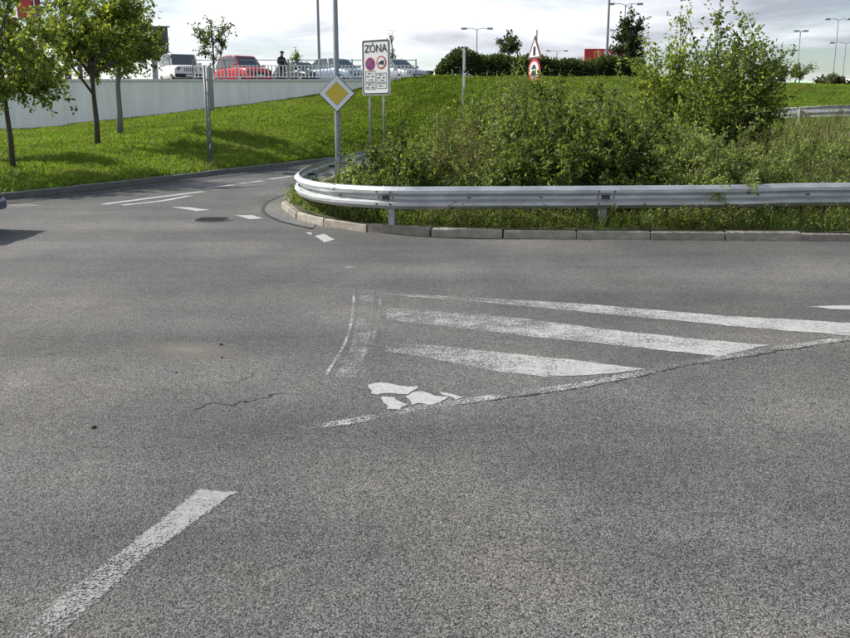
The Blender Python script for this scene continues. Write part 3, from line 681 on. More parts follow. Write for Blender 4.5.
# ================================================================== SIGNS
def disc(r, n=36): a = np.linspace(0, 2*np.pi, n, endpoint=False); return np.stack([np.cos(a)*r, np.sin(a)*r], -1)
def rrect(w_, h_, r=.06, n=6):
    out = []
    for cx, cy, a0 in ((w_/2-r, h_/2-r, 0), (-w_/2+r, h_/2-r, 90), (-w_/2+r, -h_/2+r, 180), (w_/2-r, -h_/2+r, 270)):
        for k in range(n+1): a = R(a0+90*k/n); out.append((cx+r*math.cos(a), cy+r*math.sin(a)))
    return np.array(out)
def flat(name, P2, y, th, m_, parent, off=(0, 0)):
    """extruded plate in a sign's own frame: x right, z up, facing -y"""
    P2 = np.asarray(P2, float)+np.array(off); n_ = len(P2)
    V = np.vstack([np.stack([P2[:, 0], np.full(n_, y), P2[:, 1]], -1), np.stack([P2[:, 0], np.full(n_, y+th), P2[:, 1]], -1)])
    Fc = [tuple(range(n_)), tuple(range(n_, 2*n_))[::-1]]+[(i, n_+i, n_+(i+1) % n_, (i+1) % n_) for i in range(n_)]
    return mesh(name, V, Fc, m_, parent, world=False)
def text(name, s, size, y, m_, parent, off, sx=1.0):
    c = bpy.data.curves.new('txt', 'FONT'); c.body = s; c.size = size; c.align_x = 'CENTER'; c.align_y = 'CENTER'; c.extrude = .002; c.offset = .001
    t = bpy.data.objects.new('txt', c); COL.objects.link(t); dg = bpy.context.evaluated_depsgraph_get()
    me = bpy.data.meshes.new_from_object(t.evaluated_get(dg)); bpy.data.objects.remove(t)
    o = link(name, me, m_, parent); o.rotation_euler = (math.pi/2, 0, 0); o.location = (off[0], y, off[1]); o.scale = (sx, 1, 1); return o

lp = np.array([D(339, 185, 16.8)[0], 16.8, 0]); lp[2] = float(isl_z(lp[0], lp[1]))
lm = thing('lamp_post', 'tall grey tapered street lamp post rising behind the rail nose', 'lamp post', lp)
V, Fc = tube([lp, lp+np.array([0, 0, 1.2]), lp+np.array([0, 0, 8.4])], [.057, .055, .036], 14); mesh('pole', V, Fc, 'pole', lm, smooth=True)
V, Fc = tube([lp+np.array([0, 0, -.02]), lp+np.array([0, 0, .06])], .09, 12); mesh('base_collar', V, Fc, 'post', lm)
V, Fc = tube([lp+np.array([0, 0, 8.35]), lp+np.array([-.5, .1, 8.75]), lp+np.array([-1.4, .3, 8.85])], .03, 8); mesh('arm', V, Fc, 'pole', lm)
box('luminaire', lp[0]-2.0, lp[0]-1.35, lp[1]+.15, lp[1]+.45, lp[2]+8.78, lp[2]+8.9, 'lamp_grey', lm, bev=.03)
box('access_door', lp[0]-.03, lp[0]+.03, lp[1]-.062, lp[1]-.05, lp[2]+.5, lp[2]+.8, 'post', lm)
sg = thing('priority_sign', 'yellow and white diamond priority sign clamped to the lamp post', 'road sign', (lp[0]+.005, lp[1]-.09, D(338.5, 93.3, 16.7)[2]), R(-3))
dia = lambda s_: np.array([(0, -s_), (s_, 0), (0, s_), (-s_, 0)])*.7071
o = flat('backing_plate', dia(.50), 0, .02, 'sign_grey', sg); bevel(o, .012, 2); flat('black_edge', dia(.492), -.004, .003, 'sign_black', sg)
flat('white_border', dia(.468), -.008, .003, 'sign_white', sg); flat('yellow_field', dia(.300), -.013, .003, 'sign_yellow', sg)
flat('thin_black_line', dia(.312), -.0105, .001, 'sign_grey', sg)
for dz in (-.2, .2): box('clamp', -.065, .065, .02, .15, dz-.02, dz+.02, 'post', sg, world=False)

# zone sign
zc = D(375.8, 67.3, 25.0); za = R(-36)
zg = float(isl_z(zc[0], zc[1]))
zs = thing('zone_sign', 'white rectangular ZÓNA parking sign with two round symbols on twin posts', 'road sign', (zc[0], zc[1], zg), za)
hz = zc[2]-zg
V0 = (0, hz)
o = flat('panel', rrect(1.0, 1.5, .07), 0, .03, 'sign_white', zs, V0)
ring = rrect(.955, 1.455, .06); inn = rrect(.885, 1.385, .05)
n_ = len(ring); V = np.vstack([np.stack([q[:, 0], np.full(n_, -.006), q[:, 1]+hz], -1) for q in (ring, inn)])
mesh('black_frame', V, [(i, (i+1) % n_, n_+(i+1) % n_, n_+i) for i in range(n_)], 'sign_black', zs, world=False)
text('lettering', 'ZÓNA', .30, -.006, 'sign_black', zs, (0, hz+.50), .92)
def circ_sign(x, z, kind_):
    flat('red_disc', disc(.175), -.006, .004, 'sign_red', zs, (x, hz+z))
    if kind_ == 'stop':
        flat('blue_field', disc(.138), -.009, .002, 'sign_blue', zs, (x, hz+z))
        for s_ in (1, -1):
            c_, s2 = math.cos(R(45*s_)), math.sin(R(45*s_)); q = np.array([(-.138, -.02), (.138, -.02), (.138, .02), (-.138, .02)])
            flat('red_bar', q@np.array([[c_, s2], [-s2, c_]]), -.012-.001*s_, .002, 'sign_red', zs, (x, hz+z))
    else:
        flat('white_field', disc(.138), -.009, .002, 'sign_white', zs, (x, hz+z))
        flat('lorry_symbol', np.array([(-.10, -.035), (.10, -.035), (.10, .05), (-.02, .05), (-.02, .015), (-.06, .02), (-.10, -.005)]), -.012, .002, 'sign_black', zs, (x, hz+z))
        for wx in (-.07, .02, .065): flat('lorry_wheel', disc(.026, 14), -.0125, .002, 'sign_black', zs, (x+wx, hz+z-.045))
circ_sign(-.2, .10, 'stop'); circ_sign(.2, .13, 'lorry')
def plate(x, z, w_, h_, rows):
    for (a, b, c_, d_) in ((-w_/2, w_/2, h_/2-.012, h_/2), (-w_/2, w_/2, -h_/2, -h_/2+.012), (-w_/2, -w_/2+.012, -h_/2, h_/2), (w_/2-.012, w_/2, -h_/2, h_/2)):
        flat('plate_outline', [(a, c_), (b, c_), (b, d_), (a, d_)], -.006, .003, 'sign_grey', zs, (x, hz+z))
    for i in range(rows):
        zz_ = h_/2-(i+.75)*h_/(rows+.5); ww = w_*.5*(.75 if i % 2 else .55)
        for k in range(5):
            if (i+k) % 4 == 3: continue
            xa = -ww+2*ww*k/5; flat('small_print', [(xa, zz_-.02), (xa+ww*.3, zz_-.02), (xa+ww*.3, zz_+.02), (xa, zz_+.02)], -.006, .003, 'sign_grey', zs, (x, hz+z))
plate(-.2, -.24, .36, .30, 3); plate(-.2, -.50, .36, .18, 2); plate(.2, -.28, .36, .26, 3); plate(.2, -.50, .36, .14, 1)
for x in (-.28, .22):
    V, Fc = tube([(x, .065, -.1), (x, .065, hz+.7)], .032, 10); mesh('sign_post', V, Fc, 'post', zs, world=False, smooth=True)
for x in (-.28, .22):
    for dz in (-.5, .5): box('clamp', x-.05, x+.05, .03, .10, hz+dz-.02, hz+dz+.02, 'post', zs, world=False)

# warning signs on a post inside the island
wc = D(534, 70, 29.0); wg = float(isl_z(wc[0], wc[1]))
ws = thing('sign_post', 'post with round red-ringed sign below a triangular warning sign', 'road sign', (wc[0], wc[1], wg), R(-64))
hh = wc[2]-wg
V, Fc = tube([(0, .06, -.1), (0, .06, hh+1.25)], .032, 10); mesh('post', V, Fc, 'post', ws, world=False, smooth=True)
flat('red_disc', disc(.35), 0, .02, 'sign_red', ws, (0, hh)); flat('white_field', disc(.265), -.005, .004, 'sign_white', ws, (0, hh))
flat('print', np.array([(-.13, -.2), (.13, -.2), (.13, -.05), (-.13, -.05)]), -.009, .003, 'sign_black', ws, (0, hh+.02)); flat('print', np.array([(-.15, .04), (.15, .04), (.05, .17), (-.05, .17)]), -.009, .003, 'sign_black', ws, (0, hh))
tz = D(534, 51, 29.0)[2]-wg
tri = lambda s_: np.array([(-.5*s_, -.289*s_), (.5*s_, -.289*s_), (0, .577*s_)])
flat('red_triangle', tri(.85), 0, .02, 'sign_edge', ws, (0, tz)); flat('white_triangle', tri(.62), -.005, .004, 'sign_white', ws, (0, tz)); flat('symbol', np.array([(-.07, -.12), (.07, -.12), (.07, .16), (-.07, .16)]), -.009, .003, 'sign_black', ws, (0, tz-.02))
# edge-on sign post on the crest
ec = D(464.5, 100, 33); eg = float(isl_z(ec[0], ec[1])); et = D(464.5, 48, 33)[2]
es = thing('sign_post', 'thin grey post with two signs seen edge on before the hedge', 'road sign', (ec[0], ec[1], eg), R(84))
V, Fc = tube([(0, .05, -.1), (0, .05, et-eg)], .032, 8); mesh('post', V, Fc, 'post', es, world=False)
flat('upper_plate', rrect(.7, .75, .04), 0, .02, 'sign_white', es, (0, et-eg-.42)); flat('lower_plate', rrect(.6, .5, .04), 0, .02, 'sign_white', es, (0, et-eg-1.15))
# direction sign seen from the side, on the bank
b0 = on_bank(212.5, 163); tp = D(212.5, 66, b0[1])[2]-b0[2]
ds = thing('direction_sign', 'narrow edge-on road sign on twin galvanised posts in the grass bank', 'road sign', b0, R(99))
for x in (-.45, .45): V, Fc = tube([(x, .06, -.15), (x, .06, tp)], .034, 10); mesh('sign_post', V, Fc, 'sign_grey', ds, world=False, smooth=True)
for k in range(6):
    z0 = tp*.14*k+.3; V, Fc = tube([(-.45, .06, z0), (.45, .06, z0+tp*.10)], .016, 6); mesh('brace', V, Fc, 'sign_grey', ds, world=False)
flat('panel', rrect(1.3, 1.3, .05), -.10, .03, 'sign_grey', ds, (0, tp-.68)); flat('face', rrect(1.22, 1.22, .05), -.106, .004, 'sign_grey', ds, (0, tp-.68))
box('footing', -.62, .62, -.1, .24, -.2, .05, 'kerb', ds, world=False, bev=.02)

# ================================================================== MANHOLE, STONES
mc = G(212, 220); mh = thing('manhole_cover', 'round cast iron manhole cover in the asphalt of the side road', 'manhole', mc)
V, Fc = tube([mc+np.array([0, 0, -.02]), mc+np.array([0, 0, .010])], .33, 36); mesh('frame_ring', V, Fc, 'kerb2', mh)
V, Fc = tube([mc+np.array([0, 0, -.02]), mc+np.array([0, 0, .016])], .29, 36); mesh('lid', V, Fc, 'iron', mh)
for k in range(-3, 4): box('rib', mc[0]-.22, mc[0]+.22, mc[1]+k*.07-.012, mc[1]+k*.07+.012, .0165, .022, 'iron', mh)
for (px, py), s_, lb in (((221, 345), .022, 'small dark stone lying beside the sandy patch on the asphalt'), ((222, 358), .016, 'tiny dark stone lying at the lower edge of the sandy patch'), ((94, 428), .024, 'dark stone lying alone on the open asphalt'), ((176, 373), .014, 'tiny dark pebble between the sandy patch and the lone stone')):
    c = G(px, py); bm = bmesh.new(); bmesh.ops.create_icosphere(bm, subdivisions=2, radius=1)
    for v in bm.verts: v.co *= 1+rng.normal()*.09
    me = bpy.data.meshes.new('stone'); bm.to_mesh(me); bm.free(); o = link('stone', me, 'stone'); o.location = (c[0], c[1], s_*.25); o.scale = (s_*.65, s_*.5, s_*.35); tag(o, lb, 'stone', 'loose stones on the road')

# ================================================================== CARS
def ringloft(st):
    """st: list of (x, [(y,z)...] right half from bottom centre to top centre)"""
    rings = []
    for x, half in st:
        h_ = [(x, y, z) for y, z in half]; rings.append(h_+[(x, -y, z) for x, y, z in h_[::-1] if y > 1e-6])
    n_ = len(rings[0]); V = [p for r_ in rings for p in r_]; Fc = []
    for i in range(len(rings)-1):
        for k in range(n_): Fc.append((i*n_+k, i*n_+(k+1) % n_, (i+1)*n_+(k+1) % n_, (i+1)*n_+k))
    Fc.append(tuple(range(n_))); Fc.append(tuple((len(rings)-1)*n_+k for k in range(n_))[::-1]); return V, Fc
def car(name, label, loc, rz, paint, spec, group=None):
    s = dict(L=4.2, W=1.72, belt=.92, hood=.86, roof=1.45, ws0=.95, ws1=.15, rr0=-1.9, rr1=-1.35, clear=.2, boxy=0, tail=.95)
    s.update(spec); c = thing(name, label, 'car', loc, rz, group); hl, hw = s['L']/2, s['W']/2; b, cl = s['belt'], s['clear']
    def sec(x, w_, top, bot): return (x, [(0, bot), (w_*.86, bot), (w_*.97, bot+.14), (w_, (bot+top)*.5), (w_*.96, top-.07), (w_*.84, top), (0, top+.025)])
    nose = .80 if not s['boxy'] else .95
    st = [sec(-hl, hw*.86, s['tail']-.22, cl+.16), sec(-hl+.06, hw*.93, s['tail']-.06, cl+.06), sec(-hl+.35, hw, s['tail'], cl), sec(-.9, hw, b, cl), sec(.3, hw, b, cl), sec(s['ws0']+.05, hw, b-.01, cl),
          sec(hl-.55, hw*.98, s['hood'], cl), sec(hl-.18, hw*.95, s['hood']*(.93 if not s['boxy'] else .99), cl+.02), sec(hl-.04, hw*.9*max(nose, .88), s['hood']*(.82 if not s['boxy'] else .95), cl+.07), sec(hl, hw*nose, s['hood']*(.68 if not s['boxy'] else .9), cl+.14)]
    V, Fc = ringloft(st); o = mesh('body', V, Fc, paint, c, world=False, smooth=True); m_ = o.modifiers.new('round', 'SUBSURF'); m_.levels = 2; m_.render_levels = 2
    # cabin
    w0, w1 = hw*.90, hw*.74 if not s['boxy'] else hw*.82; zr = s['roof']
    lo = [(s['rr0'], w0*.95), (-.9, w0), (.2, w0), (s['ws0'], w0*.93)]; up = [(s['rr1'], w1*.95), (-.8, w1), (-.05, w1), (s['ws1'], w1*.95)]
    V = [(x, y, b-.04) for x, y in lo]+[(x, -y, b-.04) for x, y in lo]+[(x, y, zr-(.05 if i in (0, 3) else 0)) for i, (x, y) in enumerate(up)]+[(x, -y, zr-(.05 if i in (0, 3) else 0)) for i, (x, y) in enumerate(up)]
    Fc = [(i, i+1, 8+i+1, 8+i) for i in range(3)]+[(4+i+1, 4+i, 12+i, 12+i+1) for i in range(3)]+[(3, 7, 15, 11), (4, 0, 8, 12)]+[(8+i, 8+i+1, 12+i+1, 12+i) for i in range(3)]
    o = mesh('cabin', V, Fc, paint, c, world=False); bevel(o, .05, 3); o.data.polygons.foreach_set('use_smooth', [True]*len(o.data.polygons))
    V = np.array(V, float)
    def pane(nm, q, gl='glass', ins=.09, prd=.012):
        Pq = V[list(q)]; ce = Pq.mean(0); nrm = np.cross(Pq[1]-Pq[0], Pq[3]-Pq[0]); nrm /= np.linalg.norm(nrm)
        if np.dot(nrm, ce-np.array([-.3, 0, 1.0])) < 0: nrm = -nrm
        Pi = ce+(Pq-ce)*(1-ins*np.array([1.2, 1.2, 1.4])); A = Pi+nrm*prd; B = Pi-nrm*.02
        return mesh(nm, np.vstack([A, B]), [(0, 1, 2, 3), (7, 6, 5, 4)]+[(i, 4+i, 4+(i+1) % 4, (i+1) % 4) for i in range(4)], gl, c, world=False)
    pane('windscreen', (3, 7, 15, 11)); pane('rear_window', (4, 0, 8, 12))
    for i in range(3): pane('side_window', (i, i+1, 8+i+1, 8+i)); pane('side_window', (4+i+1, 4+i, 12+i, 12+i+1))
    hx = hl-.10; hz_ = s['hood']*.80 if not s['boxy'] else s['hood']*.84
    for sgn in (1, -1):
        y = sgn*hw*(.70 if not s['boxy'] else .72)
        if s['boxy']: Vt, Ft = tube([(hl-.12, y*.98, hz_-.02), (hl+.035, y*.98, hz_-.02)], .105, 16)
        else: Vt, Ft = boxv(hx-.14, hx+.045, y-.17, y+.17, hz_-.085, hz_+.04)
        o = mesh('headlight', Vt, Ft, 'lens', c, world=False); bevel(o, .03, 2)
        Vt, Ft = boxv(s['ws0']-.25, s['ws0']-.10, sgn*(hw+.02)-.09, sgn*(hw+.02)+.09, b+.02, b+.15); o = mesh('mirror', Vt, Ft, paint, c, world=False); bevel(o, .03, 2)
        for wx in (hl*.64, -hl*.62):
            Vt, Ft = tube([(wx, sgn*(hw-.21), .31), (wx, sgn*(hw+.005), .31)], .31, 22); o = mesh('wheel', Vt, Ft, 'rubber', c, world=False); bevel(o, .02, 2)
            Vt, Ft = tube([(wx, sgn*(hw-.02), .31), (wx, sgn*(hw+.012), .31)], .2, 18); mesh('rim', Vt, Ft, 'rim', o, world=False)
    if s['boxy']:
        box('grille', hl-.03, hl+.012, -.36, .36, s['hood']*.66, s['hood']*.88, paint, c, world=False, bev=.01)
        for k in range(7): box('grille_slot', hl+.004, hl+.018, -.30+k*.1-.022, -.30+k*.1+.022, s['hood']*.68, s['hood']*.86, 'trim', c, world=False)
        box('front_bumper', hl-.06, hl+.10, -hw*.93, hw*.93, .42, .60, 'trim', c, world=False, bev=.04)
    else:
        box('grille', hl-.06, hl+.014, -.42, .42, s['hood']*.56, s['hood']*.68, 'trim', c, world=False, bev=.015)
        box('front_bumper', hl-.22, hl+.035, -hw*.84, hw*.84, cl+.10, cl+.28, paint if s.get('bp', 1) else 'trim', c, world=False, bev=.05)
    box('number_plate', hl+.03, hl+(.115 if s['boxy'] else .05), -.26, .26, .44, .55, 'plate', c, world=False)
    return c
CG = 'cars parked behind the picket fence'
def park(px, Y): return (float(D(px, 79, Y)[0]), Y, PZ)
car('parked_car', 'white boxy off-road car with slotted grille parked above the wall', park(182, 49.8), R(-62), 'car_white', dict(boxy=1, W=1.76, roof=1.78, belt=1.12, hood=1.06, rr0=-2.0, rr1=-1.95, ws0=.75, ws1=.42, L=4.1, tail=1.1, clear=.3), CG)
car('parked_car', 'red car with roof bars parked behind the white picket fence', park(243, 49.6), R(-52), 'car_red', dict(roof=1.66, belt=1.0, hood=.95, L=4.2, ws0=1.0, ws1=.3, rr0=-2.0, rr1=-1.7), CG)
car('parked_car', 'dark car parked low behind the fence beside the thin young tree', park(301, 51.5), R(-50), 'car_dark', dict(roof=1.42, L=4.0), CG)
car('parked_car', 'pale blue car parked behind the fence by the tall lamp post', park(338, 49.8), R(-48), 'car_blue', dict(roof=1.52, belt=.98, L=4.3, rr0=-2.0, rr1=-1.2), CG)
car('parked_car', 'silver car parked behind the last bay of the fence beside the green container', park(396, 49.9), R(-50), 'car_silver', dict(roof=1.50, belt=.96, L=4.2), CG)
nc = G(5, 228.5); nc = np.array([-6.18-2.12, 12.0, 0])
car('passing_car', 'dark navy car nosing onto the junction asphalt', nc, R(4), 'car_navy', dict(L=4.2, hood=.74, belt=.86, bp=1), None)

# person standing by the fence
def person(loc, rz):
    p = thing('person', 'person in dark clothes and cap standing behind the picket fence', 'person', loc, rz)
    J = [(0, 0, .95), (0, 0, 1.15), (0, -.03, 1.40), (0, -.05, 1.50), (0, -.08, 1.58), (0, -.09, 1.68),
         (.10, 0, .90), (.12, .03, .50), (.12, .0, .08), (.12, -.15, .03), (-.10, 0, .90), (-.11, .0, .50), (-.12, .02, .08), (-.12, -.14, .03),
         (.19, -.02, 1.40), (.25, -.08, 1.13), (.22, -.30, 1.02), (.21, -.38, 1.01), (-.19, -.02, 1.40), (-.25, -.06, 1.13), (-.22, -.28, 1.03), (-.21, -.36, 1.02)]
    E = [(0, 1), (1, 2), (2, 3), (3, 4), (4, 5), (0, 6), (6, 7), (7, 8), (8, 9), (0, 10), (10, 11), (11, 12), (12, 13), (2, 14), (14, 15), (15, 16), (16, 17), (2, 18), (18, 19), (19, 20), (20, 21)]
    rad = [.15, .14, .15, .055, .075, .085, .095, .065, .045, .045, .095, .065, .045, .045, .065, .05, .035, .035, .065, .05, .035, .035]
    for h_ in (17, 21):
        x0, y0, z0 = J[h_]
        for k, (dx, ln_) in enumerate(((-.03, .07), (-.01, .085), (.01, .08), (.03, .06))):
            J += [(x0+dx, y0-.04, z0), (x0+dx, y0-.04-ln_*.5, z0-.01), (x0+dx, y0-.04-ln_, z0-.04)]; a = len(J)-3
            E += [(h_, a), (a, a+1), (a+1, a+2)]; rad += [.011, .009, .008]
        sx = -1 if x0 > 0 else 1
        J += [(x0+sx*.05, y0-.02, z0+.01), (x0+sx*.06, y0-.06, z0-.01)]; a = len(J)-2; E += [(h_, a), (a, a+1)]; rad += [.011, .009]
    me = bpy.data.meshes.new('body'); me.from_pydata(J, E, []); o = link('body', me, 'cloth', p)
    sk = o.modifiers.new('skin', 'SKIN'); ss = o.modifiers.new('sub', 'SUBSURF'); ss.levels = 1; ss.render_levels = 1
    for i, v in enumerate(me.skin_vertices[0].data): v.radius = (rad[i], rad[i]); v.use_root = (i == 0)
    bm = bmesh.new(); bmesh.ops.create_uvsphere(bm, u_segments=16, v_segments=10, radius=1)
    for v in bm.verts: v.co = Vector((v.co.x*.078, v.co.y*.098-.095, v.co.z*.12+1.65))
    me = bpy.data.meshes.new('face'); bm.to_mesh(me); bm.free(); fo = link('head', me, 'skin', p, True)
    V, Fc = tube([(0, -.185, 1.655), (0, -.205, 1.625)], [.012, .018], 6); mesh('nose', V, Fc, 'skin', fo, world=False)
    for sx in (-1, 1):
        V, Fc = tube([(sx*.03, -.18, 1.665), (sx*.03, -.192, 1.665)], .01, 8); mesh('eye', V, Fc, 'sign_black', fo, world=False)
        V, Fc = tube([(sx*.07, -.09, 1.65), (sx*.088, -.085, 1.65)], [.025, .02], 8); mesh('ear', V, Fc, 'skin', fo, world=False)
    box('mouth', -.025, .025, -.190, -.178, 1.585, 1.592, 'dkred', fo, world=False)
    V, Fc = tube([(0, -.085, 1.68), (0, -.083, 1.75), (0, -.08, 1.785)], [.105, .10, .05], 14); mesh('cap', V, Fc, 'cloth', p, world=False, smooth=True)
    V, Fc = boxv(-.06, .06, -.27, -.15, 1.69, 1.705); o = mesh('cap_peak', V, Fc, 'cloth', p, world=False); return p
pp = D(282, 79, 48.2); person((pp[0], 48.2, PZ), R(40))

# ================================================================== FAR FURNITURE
def twin_lamp(px, ytop, Y, span, label, zb=PZ, tilt=0, thick=.06):
    t = D(px, ytop, Y); b = np.array([t[0], Y, zb]); o = thing('car_park_lamp', label, 'lamp post', b, group='twin-arm lamp posts of the car park')
    V, Fc = tube([b, t], [thick*1.3, thick*.8], 8); mesh('pole', V, Fc, 'lamp_grey', o)
    for s_ in (-1, 1):
        e_ = t+np.array([s_*span, 0, .10]); V, Fc = tube([t, t+np.array([s_*span*.5, 0, .13]), e_], thick*.5, 6); mesh('arm', V, Fc, 'lamp_grey', o)
        a = np.array([s_*.55, 0, .0]); V, Fc = boxv(min(e_[0], e_[0]+a[0]), max(e_[0], e_[0]+a[0]), Y-.16, Y+.16, e_[2]-.09, e_[2]+.08); lo_ = mesh('lamp_head', V, Fc, 'lamp_grey', o); bevel(lo_, .04, 2)
    return o
twin_lamp(477, 29.5, 85, .95, 'twin-arm lamp post rising from the left half of the clipped hedge')
twin_lamp(557, 51.5, 118, .9, 'short-looking distant twin-arm lamp post beyond the hedge, left of the red panel')
twin_lamp(625.5, 5, 78, .95, 'tall twin-arm lamp post behind the dark cone-shaped tree')
twin_lamp(800.5, 32, 84, .15, 'narrow-headed lamp post standing before the pale green tent')
twin_lamp(838.5, 20, 92, .85, 'tall twin-arm lamp post, taller of the pair beside the white tent')
twin_lamp(846, 43.5, 100, 1.3, 'lower twin-arm lamp post of the pair beside the white tent')
for px, Y, lb in ((316, 56, 'tall slim grey light mast rising behind the pale blue car'), (612, 60, 'tall slim grey light mast in front of the red advertising panel')):
    t = D(px, -60, Y); b = np.array([t[0], Y, PZ]); o = thing('light_mast', lb, 'lamp post', b, group='tall light masts')
    V, Fc = tube([b, t], [.10, .06], 8); mesh('pole', V, Fc, 'pole', o); box('lamp_head', t[0]-.5, t[0]+.5, Y-.2, Y+.2, t[2], t[2]+.15, 'lamp_grey', o, bev=.04)
def panel_px(name, parent, x0, y0, x1, y1, Y, m_, th=.3):
    a, b = D(x0, y0, Y), D(x1, y1, Y); return box(name, min(a[0], b[0]), max(a[0], b[0]), Y, Y+th, min(a[2], b[2]), max(a[2], b[2]), m_, parent)
c = D(603, 70, 70); o = thing('billboard', 'long red advertising panel with orange square and white lettering above the hedge', 'billboard', (c[0], 70, PZ))
panel_px('panel', o, 585, 48.6, 627, 62.5, 70, 'red_panel'); panel_px('orange_square', o, 594, 50.5, 601.5, 61, 69.97, 'orange', .02); panel_px('inner_square', o, 596.2, 53, 599.3, 58.5, 69.94, 'red_panel', .02)
q = D(611, 55, 69.9); tx = text('lettering', 'UNO', .95, q[1]-70, 'sign_white', o, (q[0]-c[0], q[2]-PZ), 1.0)
for px in (590, 622): a = D(px, 62, 70.15); box('post', a[0]-.1, a[0]+.1, 70.05, 70.25, PZ, a[2], 'post', o)
# left: red totem, portal frame, dark grey billboard
c = D(34, 60, 62); o = thing('advert_tower', 'tall red advertising tower partly hidden by tree crowns', 'billboard', (c[0], 62, PZ))
panel_px('panel', o, 9, -70, 32, 17, 62, 'red_panel', .5); a = D(36, 0, 62.1); box('column', a[0]-.14, a[0]+.14, 62.1, 62.4, PZ, D(36, -70, 62)[2], 'dkred', o); a = D(13, 17, 62.1); box('column', a[0]-.14, a[0]+.14, 62.1, 62.4, PZ, a[2], 'dkred', o)
c = D(58, 60, 64); o = thing('portal_frame', 'dark steel portal frame standing behind the trees on the car park', 'frame', (c[0], 64, PZ))
for px, wd in ((58, .16), (70.5, .13)): a = D(px, -30, 64); box('upright', a[0]-wd, a[0]+wd, 64, 64.3, PZ, a[2], 'grey_panel', o)
a, b = D(40, 3, 64), D(76, 2, 64); box('crossbar', a[0], b[0], 63.9, 64.0, a[2]-.06, a[2]+.06, 'post', o)
c = D(157, 60, 58); o = thing('billboard', 'dark grey rear of a billboard beside the tree crowns', 'billboard', (c[0], 58, PZ))
panel_px('panel', o, 143, 26.5, 168, 57, 58, 'grey_panel', .3); panel_px('rim', o, 142.6, 25.6, 168.6, 26.7, 57.95, 'post', .4)
a = D(154, 57, 58.1); box('post', a[0]-.15, a[0]+.15, 58.05, 58.25, PZ, a[2], 'post', o)
# container at the end of the fence
a, b = D(415, 70.5, 49), D(433, 80, 49); o = thing('waste_container', 'dark green waste container at the end of the fence', 'container', ((a[0]+b[0])/2, 49, PZ))
box('body', a[0], b[0], 49, 50.0, PZ+.12, a[2]-.14, 'green_box', o, bev=.03); box('lid', a[0]-.05, b[0]+.05, 48.95, 50.05, a[2]-.13, a[2], 'green_box', o, bev=.03)
for k in range(3): x_ = a[0]+(b[0]-a[0])*(k+.5)/3; box('rib', x_-.03, x_+.03, 48.96, 49.0, PZ+.15, a[2]-.16, 'green_box', o)
for x_ in (a[0]+.12, b[0]-.12): V, Fc = tube([(x_-.04, 49.2, PZ+.1), (x_+.04, 49.2, PZ+.1)], .1, 12); mesh('wheel', V, Fc, 'rubber', o)
# tents
def tent(name, label, x0, x1, ytop, ylow, Y, m_, depth=8.0):
    a, b, t = D(x0, ylow, Y), D(x1, ylow, Y), D((x0+x1)/2, ytop, Y)
    o = thing(name, label, 'tent', ((a[0]+b[0])/2, Y, PZ), group='market tents beyond the crest'); w_ = b[0]-a[0]
    n_ = 9; xs = np.linspace(0, 1, n_); prof = 1-np.abs(2*xs-1)**1.7
    V = [(a[0]+w_*x, Y+yy, a[2]+(t[2]-a[2])*p*(1 if 0 < j < 2 else .55)) for j, yy in enumerate((0, depth/2, depth)) for x, p in zip(xs, prof)]
    Fc = [(j*n_+i, j*n_+i+1, (j+1)*n_+i+1, (j+1)*n_+i) for j in range(2) for i in range(n_-1)]
    mesh('roof', V, Fc, m_, o, smooth=True); 
    for yy in (0, depth): mesh('side_cloth', [(a[0], Y+yy, PZ), (b[0], Y+yy, PZ), (b[0], Y+yy, a[2])]+[v for v in V[:n_][::-1][1:-1]]*0+[(a[0], Y+yy, a[2])], [(0, 1, 2, 3)], m_, o)
    mesh('front_gable', [(v[0], Y-.003, v[2]) for v in V[:n_]], [tuple(range(n_))], m_, o)
    for x_ in (a[0], b[0]):
        for yy in (0, depth): V2, F2 = tube([(x_, Y+yy, PZ), (x_, Y+yy, a[2])], .05, 6); mesh('pole', V2, F2, 'white_metal', o)
    return o
tent('market_tent', 'pale green tent roof showing over the grass crest', 795, 842, 77.5, 90, 75, 'tent_green')
tent('market_tent', 'cream white tent gable at the end of the pale green tent', 786, 801, 82, 92, 72, 'tent_white', 5)
tent('market_tent', 'large white tent at the right end of the grass crest', 838, 880, 74, 88, 80, 'tent_white', 10)

# ================================================================== VEGETATION
r = np.random.default_rng(11)
# --- trees of the bank
TG = 'young trees on the grass bank'
b1 = on_bank(13, 168); b2 = on_bank(98, 145.5); b3 = on_bank(120, 135)
def hgt(px, py, base): return float(D(px, py, base[1])[2]-base[2])
tree('broadleaf_tree', 'forked young broadleaf tree on the bank beside the road kerb', b1, hgt(13, -22, b1), 2.0, hgt(10, 108, b1), PAL['tree'], r, .07, 20, 18, 20, .125, .7, lean=(-.03, 0), group=TG, tl=.85, lowcut=.1)
tree('broadleaf_tree', 'slender leaning broadleaf tree with full crown in the middle of the bank', b2, hgt(98, -14, b2), 2.25, hgt(92, 98, b2), PAL['tree'], r, .095, 24, 20, 22, .13, .7, lean=(-.02, 0), group=TG, tl=.85, lowcut=.12)
tree('broadleaf_tree', 'grey-trunked broadleaf tree standing close below the wall', b3, hgt(120, 6, b3), 1.9, hgt(120, 90, b3), PAL['broad']+PAL['tree'], r, .12, 20, 18, 18, .14, .7, bark='bark_grey', lean=(.02, 0), group=TG, tl=.85, lowcut=.15)
b4 = bank(np.array([30.]), np.array([.12]))[0]
